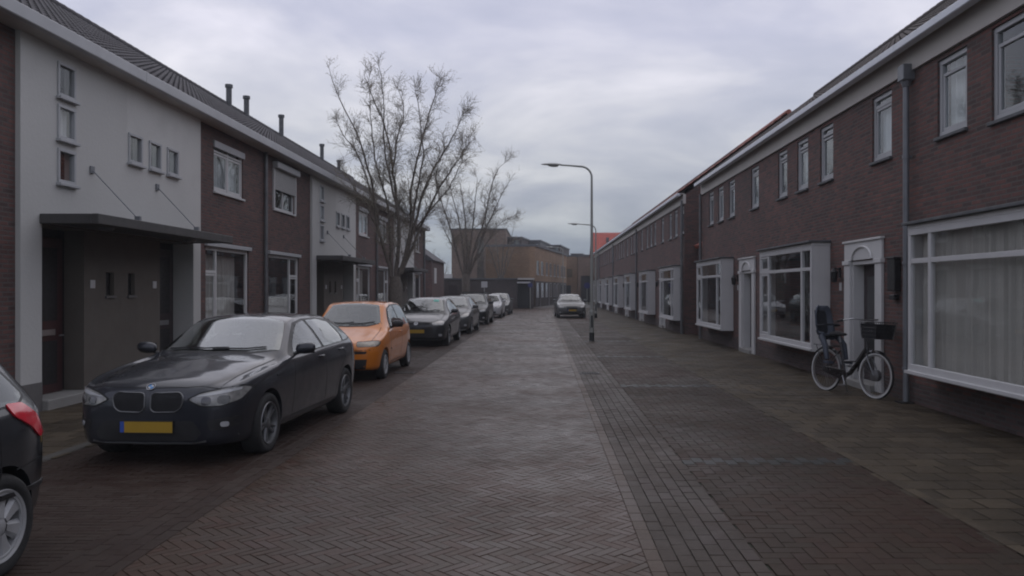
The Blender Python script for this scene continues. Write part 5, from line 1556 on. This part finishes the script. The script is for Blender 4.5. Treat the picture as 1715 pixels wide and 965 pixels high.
# ------------------------------------------------------------------ bicycle
def bicycle():
    Bk = empty('bicycle', (5.02, 12.98, 0), 0, 'black city bicycle with a front basket, leaning before the white door surround', 'bicycle')
    # local: +x forward (front wheel)
    fx, rx, r = .54, -.54, .35
    d = Vector((5.20 - 4.84, 12.48 - 13.45)).normalized()
    Bk.rotation_euler = (R(-3), 0, math.atan2(d.y, d.x)); Bk.scale = (1.05, 1.05, 1.05)
    M['bike_black'] = simple('bicycle_black', (.012, .012, .013), .3, var=.1, scale=8, coat=.6)
    M['tyre_side'] = simple('reflective_tyre_wall', (.42, .42, .41), .6, var=.08, scale=8)
    M['spoke'] = simple('spoke_steel', (.35, .35, .36), .4, metal=.7)
    M['seat_blue'] = simple('child_seat_bluegrey', (.045, .055, .075), .6, var=.15, scale=5)
    M['pad'] = simple('child_seat_pad', (.02, .022, .027), .85, var=.3, scale=12, bump=.3)
    for cx, front in ((fx, True), (rx, False)):
        mb = MB(); mb.lathe([(r - .045, 0), (r - .038, .017), (r - .015, .02), (r, .010), (r + .002, 0), (r, -.010), (r - .015, -.02), (r - .038, -.017)], 48, 'y', closed=True)
        wh_ = mb.build('wheel', M['rubber'], Bk, smooth=60); wh_.location = (cx, 0, r)
        mb = MB()
        for s in (1, -1): mb.lathe([(r - .042, s*.0175), (r - .030, s*.0215), (r - .014, s*.0215)], 48, 'y')
        mb.build('tyre_wall', M['tyre_side'], wh_, recalc=False)
        mb = MB(); mb.lathe([(r - .045, .013), (r - .06, .011), (r - .06, -.011), (r - .045, -.013)], 48, 'y', closed=True); mb.build('rim', M['steel'], wh_, smooth=50)
        mb = MB()
        for k in range(32):
            a = 2*math.pi*k/32; b = a + (.35 if k % 2 else -.35); s = 1 if k % 4 < 2 else -1
            mb.tube([(.035*math.sin(b), s*.03, .035*math.cos(b)), ((r-.06)*math.sin(a), 0, (r-.06)*math.cos(a))], .0014, 3, cap=False)
        mb.build('spokes', M['spoke'], wh_, recalc=False)
        mb = MB(); R_ = .085 if front else .035
        mb.lathe([(0, -.05), (.02, -.05), (R_, -.032), (R_, .032), (.02, .05), (0, .05)], 24, 'y'); mb.build('hub', M['alloy'], wh_, smooth=40)
        mb = MB(); n = 16; a0, a1 = (-.5, 1.5) if front else (-1.3, 1.1)
        for k in range(n + 1):
            a = a0 + (a1 - a0) * k / n; sx = 1 if front else -1
            for dy, rr in ((-.03, r + .012), (0, r + .03), (.03, r + .012)):
                mb.v.append((cx - math.sin(a) * rr * (1 if front else 1), dy, r + math.cos(a) * rr))
        for k in range(n):
            for j in range(2): mb.f.append((k*3+j, k*3+j+1, (k+1)*3+j+1, (k+1)*3+j)); mb.m.append(0)
        mb.build('mudguard', M['bike_black'], Bk, recalc=False)
    bb = (-.10, 0, .29); seat_t = (-.24, 0, .80); head_b = (.36, 0, .66); head_t = (.29, 0, .98)
    mb = MB()
    mb.tube([(.345, 0, .74), (.18, 0, .53), (.0, 0, .34), bb], .036, 12)                 # low step-through tube
    mb.tube([bb, seat_t], .018, 10); mb.tube([head_b, head_t], .020, 10)
    for s in (.035, -.035):
        mb.tube([bb, (rx, s*1.7, r)], .010, 8); mb.tube([(-.21, 0, .70), (rx, s*1.7, r)], .009, 8)
    mb.tube([(.325, 0, .78), (.12, 0, .53), (-.17, 0, .50)], .014, 8)
    mb.build('frame', M['bike_black'], Bk, smooth=50)
    mb = MB()
    for s in (.05, -.05): mb.tube([(.37, s*.7, .64), (.40, s, .60), (.47, s, .48), (fx, s, r)], [.014, .013, .012, .009], 8)
    mb.tube([(.37, -.05, .65), (.37, .05, .65)], .016, 8); mb.build('fork', M['alloy'], Bk, smooth=50)
    mb = MB(); mb.tube([head_t, (.265, 0, 1.13), (.31, 0, 1.17)], .013, 8)
    mb.tube([(.02, .29, 1.14), (.16, .30, 1.16), (.30, .22, 1.19), (.32, 0, 1.17), (.30, -.22, 1.19), (.16, -.30, 1.16), (.02, -.29, 1.14)], .011, 8)
    hb = mb.build('handlebar', M['steel'], Bk, smooth=50)
    for s in (1, -1):
        mb = MB(); mb.tube([(.01, s*.29, 1.14), (.14, s*.302, 1.158)], .017, 10); mb.build('grip', M['rubber'], hb, smooth=50)
    mb = MB(); mb.tube([(-.24, 0, .78), (-.27, 0, .90)], .013, 8); mb.build('seat_post', M['steel'], Bk)
    mb = MB(); prof = [(-.14, .03, .02), (-.12, .10, .035), (-.04, .105, .04), (.04, .06, .03), (.13, .025, .022), (.16, .01, .01)]
    for (x, wd, hh) in prof:
        for j in range(12):
            a = 2*math.pi*j/12; mb.v.append((-.27 + x, wd*math.cos(a), .93 + hh*math.sin(a)))
    for i in range(len(prof)-1):
        for j in range(12): mb.f.append((i*12+j, i*12+(j+1) % 12, (i+1)*12+(j+1) % 12, (i+1)*12+j)); mb.m.append(0)
    mb.f.append(tuple(range(12))); mb.m.append(0)
    mb.build('saddle', M['rubber'], Bk, smooth=60)
    mb = MB()
    for s in (.06, -.06):
        mb.tube([(-.30, s, .73), (-.80, s, .74)], .008, 6); mb.tube([(-.74, s, .74), (rx, s, r)], .007, 6)
    for x in (-.36, -.5, -.64, -.8): mb.tube([(x, -.06, .735), (x, .06, .735)], .007, 6)
    mb.build('rear_rack', M['bike_black'], Bk)
    mb = MB(); mb.lathe([(.055, -.055), (.075, -.055), (.082, -.052), (.075, -.048), (.055, -.048)], 24, 'y', c=(bb[0], 0, bb[2]), closed=True)
    for s, a in ((-1, 1.1), (1, 1.1 + math.pi)):
        e = (bb[0] + .16*math.cos(a), s*.075, bb[2] - .16*math.sin(a)); mb.tube([(bb[0], s*.06, bb[2]), e], .009, 8)
        mb.box(e[0]-.045, e[0]+.045, e[1], e[1]+s*.09, e[2]-.012, e[2]+.012)
    mb.build('crank', M['steel'], Bk, smooth=40)
    mb = MB(); mb.prism([(rx-.02, r-.03), (bb[0]+.05, bb[2]-.09), (bb[0]+.11, bb[2]), (bb[0]+.05, bb[2]+.09), (rx, r+.05)], -.062, -.052, 'xz'); mb.build('chain_guard', M['bike_black'], Bk, bevel=.003)
    mb = MB(); mb.tube([(-.14, .02, .27), (-.20, .14, .02)], .009, 6); mb.build('kickstand', M['steel'], Bk)
    mb = MB(); mb.tube([(.40, 0, .70), (.47, 0, .70)], [.02, .035], 10); mb.build('headlamp', M['chrome'], Bk, smooth=50)
    # basket: wire mesh box with solid dark liner
    mb = MB(); x0, x1, w0, z0, z1 = .37, .70, .18, .90, 1.15
    for k in range(12):
        x = x0 + .02 + (x1 - x0 - .04) * k / 11
        for s in (1, -1): mb.tube([(x, s*w0*.88, z0), (x + .01, s*w0*1.1, z1)], .0035, 4)
    for k in range(12):
        y = -w0 + 2*w0*k/11
        mb.tube([(x0 + .02, y*.88, z0), (x0, y*1.1, z1)], .0035, 4); mb.tube([(x1 - .02, y*.88, z0), (x1 + .02, y*1.1, z1)], .0035, 4)
    for z, e in ((z0, .88), (z0 + .055, .93), (z0 + .11, .98), (z0 + .165, 1.04), (z1, 1.1)):
        f = (z - z0) / (z1 - z0); a0, a1 = x0 + .02 - .02*f, x1 - .02 + .04*f
        mb.tube([(a0, -w0*e, z), (a1, -w0*e, z), (a1, w0*e, z), (a0, w0*e, z), (a0, -w0*e, z)], .006 if z == z1 else .0035, 5)
    bk = mb.build('basket', M['bike_black'], Bk, recalc=False)
    mb = MB(); mb.quad((x0+.025, -w0*.86, z0+.004), (x1-.025, -w0*.86, z0+.004), (x1-.025, w0*.86, z0+.004), (x0+.025, w0*.86, z0+.004))
    for s in (1, -1): mb.quad((x0+.025, s*w0*.86, z0), (x1-.025, s*w0*.86, z0), (x1, s*w0*1.04, z1-.03), (x0+.01, s*w0*1.04, z1-.03))
    for x, xx in ((x0+.025, x0+.01), (x1-.025, x1)): mb.quad((x, -w0*.86, z0), (x, w0*.86, z0), (xx, w0*1.04, z1-.03), (xx, -w0*1.04, z1-.03))
    mb.build('basket_liner', M['pad'], bk, recalc=False)
    # child seat on the rack
    S_ = empty('child_seat', (0, 0, 0), 0, 'blue grey child seat with a dark pad on the rear rack of the bicycle', 'child seat')
    S_.location = Bk.location; S_.rotation_euler = Bk.rotation_euler; S_.scale = (1.1, 1.05, 1.1)
    mb = MB(); n = 10; rows_ = [(-.44, .80, .15), (-.50, .80, .16), (-.60, .82, .165), (-.66, .90, .17), (-.70, 1.02, .175), (-.73, 1.15, .165), (-.75, 1.27, .13), (-.755, 1.31, .08)]
    for (x, z, wd) in rows_:
        for j in range(n + 1):
            f = -1 + 2 * j / n
            mb.v.append((x + .11 * abs(f) ** 2.5 * (1 if z > .85 else .0), f * wd, z + (.10 * abs(f) ** 3 if z < .9 else 0)))
    for i in range(len(rows_)-1):
        for j in range(n): mb.f.append((i*(n+1)+j, i*(n+1)+j+1, (i+1)*(n+1)+j+1, (i+1)*(n+1)+j)); mb.m.append(0)
    sh = mb.build('seat_shell', M['seat_blue'], S_, recalc=True, smooth=60)
    md = sh.modifiers.new('t', 'SOLIDIFY'); md.thickness = .022; md.offset = 0
    mb = MB(); mb.box(-.60, -.42, -.12, .12, .83, .87); mb.build('seat_pad', M['pad'], S_, bevel=.015)
    mb = MB(); mb.add([(-.62,-.11,.88),(-.62,.11,.88),(-.70,.11,1.24),(-.70,-.11,1.24),(-.66,-.11,.88),(-.66,.11,.88),(-.74,.11,1.24),(-.74,-.11,1.24)], [(0,1,2,3),(7,6,5,4),(0,4,5,1),(1,5,6,2),(2,6,7,3),(3,7,4,0)]); mb.build('back_pad', M['pad'], S_, bevel=.012)
    for s in (1, -1):
        mb = MB(); mb.tube([(-.48, s*.16, .84), (-.36, s*.19, .72), (-.30, s*.19, .50)], [.05, .045, .035], 10); mb.box(-.34, -.20, s*.15, s*.23, .44, .48)
        mb.build('foot_rest', M['seat_blue'], S_, smooth=50)
    mb = MB(); mb.tube([(-.60, -.17, 1.0), (-.44, -.15, 1.02), (-.42, 0, 1.03), (-.44, .15, 1.02), (-.60, .17, 1.0)], .014, 8); mb.build('arm_bar', M['pad'], S_, smooth=50)
bicycle()

# ------------------------------------------------------------------ background
G_ = empty('garage_row', (0, 71.5, 0), 0, 'long low dark brick garage block closing the left side of the street', 'garage')
gx0, gx1 = -10.6, -.82
mb = MB(); mb.box(gx0, -2.25, 0, 5, 0, 2.62); mb.box(-1.05, gx1, 0, 5, 0, 2.62); mb.box(-2.25, -1.05, 1.2, 5, 0, 2.62); mb.build('brick_wall', M['brick_dark'], G_)
mb = MB(); mb.box(gx0 - .1, -2.2, -.12, 5.1, 2.62, 2.74); mb.build('roof_edge', M['lead'], G_)
mb = MB(); mb.box(-2.2, gx1 + .1, -.15, 5.1, 2.6, 2.76); mb.build('porch_roof', M['frieze'], G_)
mb = MB(); mb.box(-2.25, -1.05, -.02, .06, 2.28, 2.42); mb.build('porch_beam', M['white'], G_)
for (a, b) in ((-9.9, -8.9), (-8.4, -7.6)):
    mb = MB(); mb.box(a, b, -.06, -.02, 0.03, 2.1); mb.build('garage_door', M['door_dark'], G_)
mb = MB(); mb.box(-2.24, -1.06, 1.1, 1.19, 0, 2.2); mb.build('door', M['black'], G_)
Sg = empty('nameboard', (-9.28, 71.3, 2.02), 0, 'small white board on the left end of the garage wall', 'sign')
mb = MB(); mb.box(-.37, .37, -.04, .12, -.12, .12); mb.build('board', M['white_clean'], Sg, bevel=.01)

def small_sign(name, x, y, z, lab, mat, shape, r=.28, pole=True, cat='road sign'):
    s = empty(name, (x, y, 0), 0, lab, cat)
    mb = MB(); mb.tube([(0, 0, 0), (0, 0, z + r)], .035, 8); mb.build('pole', M['galv'], s)
    mb = MB()
    if shape == 'round': mb.lathe([(0, -.06), (r, -.06), (r, -.035), (0, -.035)], 24, 'y', c=(0, 0, z))
    else: mb.box(-r, r, -.06, -.035, z - r, z + r)
    pl = mb.build('sign_plate', mat, s)
    return s, pl
M['sign_blue'] = simple('sign_blue', (.03, .035, .15), .5, var=.05)
M['sign_white'] = simple('sign_white', (.5, .5, .5), .5, var=.05)
small_sign('road_sign', -4.95, 68, 2.15, 'small white square sign on a pole before the dark garages', M['sign_white'], 'square', .26)
s, pl = small_sign('road_sign', -1.04, 69.5, 2.1, 'round blue sign at the right end of the dark garages', M['sign_blue'], 'round', .21)
s, pl = small_sign('road_sign', 4.3, 76, 2.1, 'round blue sign behind the first lamp post, near the far right block', M['sign_blue'], 'round', .30)

def rot_box_building(name, x, y, rz, label, cat='building', group=None):
    return empty(name, (x, y, 0), rz, label, cat, group)
# tall brown flats
T_ = rot_box_building('apartment_building', -10.95, 96, 0, 'tall brown brick flats behind the second bare tree')
mb = MB(); mb.box(0, 6.6, 0, 14, 0, 8.95); mb.build('wall', M['brick_brown'], T_)
mb = MB(); mb.box(-.1, 6.7, -.1, 14.1, 8.95, 9.1); mb.build('roof', M['lead'], T_)
mb = MB(); mb.box(3.1, 3.9, -.06, .0, 2.5, 8.0); mb.build('window', M['glass_up'], T_)
mb = MB(); mb.box(-1.0, .1, -.6, 3, 3.0, 3.6); mb.build('awning', M['white'], T_)
T2 = rot_box_building('apartment_building', -4.25, 99, R(-8), 'dark stepped penthouse block right of the tall brown flats')
for k, (x0, x1, y0, y1, z1) in enumerate(((0, 1.7, 0, 9, 8.15), (1.75, 3.2, 6, 16, 8.1), (3.3, 4.9, 14, 26, 7.9), (5.2, 7.0, 26, 36, 7.2))):
    mb = MB(); mb.box(x0, x1, y0, y1, 0, z1); wl = mb.build('penthouse', M['brick_dark'] if k % 2 == 0 else M['lead'], T2)
    mb = MB(); mb.box(x0 - .12, x1 + .12, y0 - .12, y1, z1, z1 + .14); mb.build('flat_roof', M['zinc'], wl)
    mb = MB(); mb.box(x0 + .2, x1 - .3, y0 - .05, y0 - .01, z1 - 1.4, z1 - .3); mb.build('window', M['glass_up'], wl)
# orange row: end wall and receding angled fronts
ang = math.atan2(1.7 + .65, 14.)
for k in range(4):
    t0 = k * 5.6
    O_ = rot_box_building('town_house', -.65 + math.sin(ang) * t0, 78 + math.cos(ang) * t0, -ang,
        ['yellow brick town house nearest the dark garages, with a blank orange end wall', 'second yellow brick town house from the garages', 'third yellow brick town house from the garages', 'fourth yellow brick town house from the garages'][k], 'house', 'yellow brick town houses at the street end')
    hh = 5.95
    F = Fr(1, 5.58)
    hs = [(.7, 2.1, 3.2, 4.6), (3.3, 4.7, 3.2, 4.6)]
    wl = wall_with_holes(F, 'front_wall', M['brick_yellow'], O_, 0, 5.58, 2.55, hh, hs, depth=.12)
    mb = MB(); F.box(mb, 0, 5.58, -.3, .004, 0, 2.55); mb.build('ground_floor_wall', M['brick_dark'], O_)
    mb = MB(); F.box(mb, 0, 5.58, -5., -.6, 0, hh - .02); mb.quad(F.p(0, 0, 0), F.p(0, -5, 0), F.p(0, -5, hh), F.p(0, 0, hh)); mb.build('end_wall', M['brick_yellow'], O_, recalc=False)
    mb = MB(); F.box(mb, -.05, 5.58, -5.1, .14, hh, hh + .22); mb.build('flat_roof', M['lead'], O_)
    for h_ in hs: window(F, O_, *h_, vb=((h_[0] + h_[1]) / 2,), frame='frame_white', pane='glass_up')
    window(F, O_, .5, 1.7, .9, 2.4, d=.03, frame='frame_white', sill=False); window(F, O_, 3.2, 4.5, .9, 2.4, d=.03, frame='frame_white', sill=False)
    mb = MB(); F.box(mb, 2.1, 3.0, .0, .05, 0, 2.3); mb.build('door', M['door_dark'], O_)
Q_ = rot_box_building('town_house', 2.75, 111, R(-12), 'pale orange brick house at the far bend, left of the dark passage', 'house')
mb = MB(); mb.box(-.2, 2.2, 0, 9, 0, 6.3); mb.build('wall', M['brick_yellow'], Q_)
mb = MB(); mb.box(-.3, 2.3, -.1, 9, 6.3, 6.5); mb.build('flat_roof', M['lead'], Q_)
mb = MB(); mb.box(.7, 1.5, -.05, -.01, 3.4, 4.6); mb.build('window', M['glass_up'], Q_)
mb = MB(); mb.box(.3, 1.3, -.05, -.01, 0, 2.3); mb.build('door', M['black'], Q_)
Q2 = rot_box_building('apartment_building', 4.9, 108, R(0), 'brown brick block with a tall dark passage at the end of the street')
mb = MB(); mb.box(0, 3.5, .5, 9, 0, 6.2); mb.box(0, .35, 0, .5, 0, 6.2); mb.box(1.7, 3.5, 0, .5, 0, 6.2); mb.box(.35, 1.7, 0, .5, 3.6, 6.2); mb.build('wall', M['brick_brown'], Q2)
mb = MB(); mb.box(-.1, 3.6, -.1, 9, 6.2, 6.45); mb.build('flat_roof', M['lead'], Q2)
mb = MB(); mb.box(.36, 1.69, .42, .48, 0, 3.58); mb.build('passage_shade_fill', M['black'], Q2)  # black panel paints the shade inside the open passage
# red roof house
RH = rot_box_building('house', 5.75, 88, 0, 'house with a bright red tiled roof above the far right block', 'house')
mb = MB(); mb.box(0, 9, 0, 7, 0, 5.6); mb.add([(0,0,5.6),(0,7,5.6),(0,3.5,8.2)], [(0,1,2)]); mb.build('wall', M['brick_brown'], RH)
mb = MB(); mb.add([(-.1,-.3,5.5),(9,-.3,5.5),(9,3.5,8.25),(-.1,3.5,8.25),(9,7.3,5.5),(-.1,7.3,5.5),(-.1,-.3,5.38),(9,-.3,5.38),(9,3.5,8.1),(-.1,3.5,8.1)], [(0,1,2,3),(3,2,4,5),(6,7,1,0),(0,3,9,6)]); rr_ = mb.build('roof', M['tile_red'], RH, recalc=False)
mb = MB()
for k in range(36): mb.tube([(-.05 + k*.25, -.3, 5.54), (-.05 + k*.25, 3.5, 8.29)], .045, 5)
mb.build('roof_tile_rolls', M['tile_red'], rr_, smooth=60)['kind'] = 'stuff'
mb = MB(); mb.box(1.5, 1.8, 1.7, 2.0, 6.6, 7.6); mb.build('chimney', M['lead'], rr_)
mb = MB(); mb.box(-.16, -.1, -.35, 3.5, 5.3, 5.5); mb.add([(-.13,-.35,5.36),(-.13,3.5,8.12),(-.13,3.5,8.36),(-.13,-.35,5.6),(-.10,-.35,5.36),(-.10,3.5,8.12),(-.10,3.5,8.36),(-.10,-.35,5.6)], [(0,1,2,3),(7,6,5,4),(0,4,5,1),(3,2,6,7)]); mb.build('verge_board', M['white_clean'], RH)
# lower reddish house just beyond the left row
RL = rot_box_building('house', -13.6, 60.5, 0, 'lower red brick house seen just past the end of the left row', 'house')
mb = MB(); mb.box(0, 5.2, 0, 7.5, 0, 4.0); mb.build('wall', M['brick_left'], RL)
mb = MB(); mb.add([(-.2,-.2,3.95),(5.4,-.2,3.95),(5.4,7.7,3.95),(-.2,7.7,3.95),(2.5,-.2,6.0),(2.5,7.7,6.0)], [(0,1,4),(1,2,5,4),(2,3,5),(3,0,4,5)]); mb.build('roof', M['tile_dark'], RL, recalc=False)
mb = MB(); mb.box(5.2, 5.24, 1.2, 2.4, 2.2, 3.4); mb.build('window', M['white'], RL)

# ------------------------------------------------------------------ damp winter air
t = NT('haze_air'); t.n.remove(t.b)
pv = t.new('ShaderNodeVolumePrincipled'); pv.inputs['Color'].default_value = (.86, .90, .95, 1); pv.inputs['Density'].default_value = .0011
pv.inputs['Anisotropy'].default_value = .2
t.lk(pv.outputs[0], t.out.inputs['Volume'])
hz = MB().box(-640, 640, -80, 1560, -1.2, 14).build('haze', t.m); tag(hz, kind='stuff')
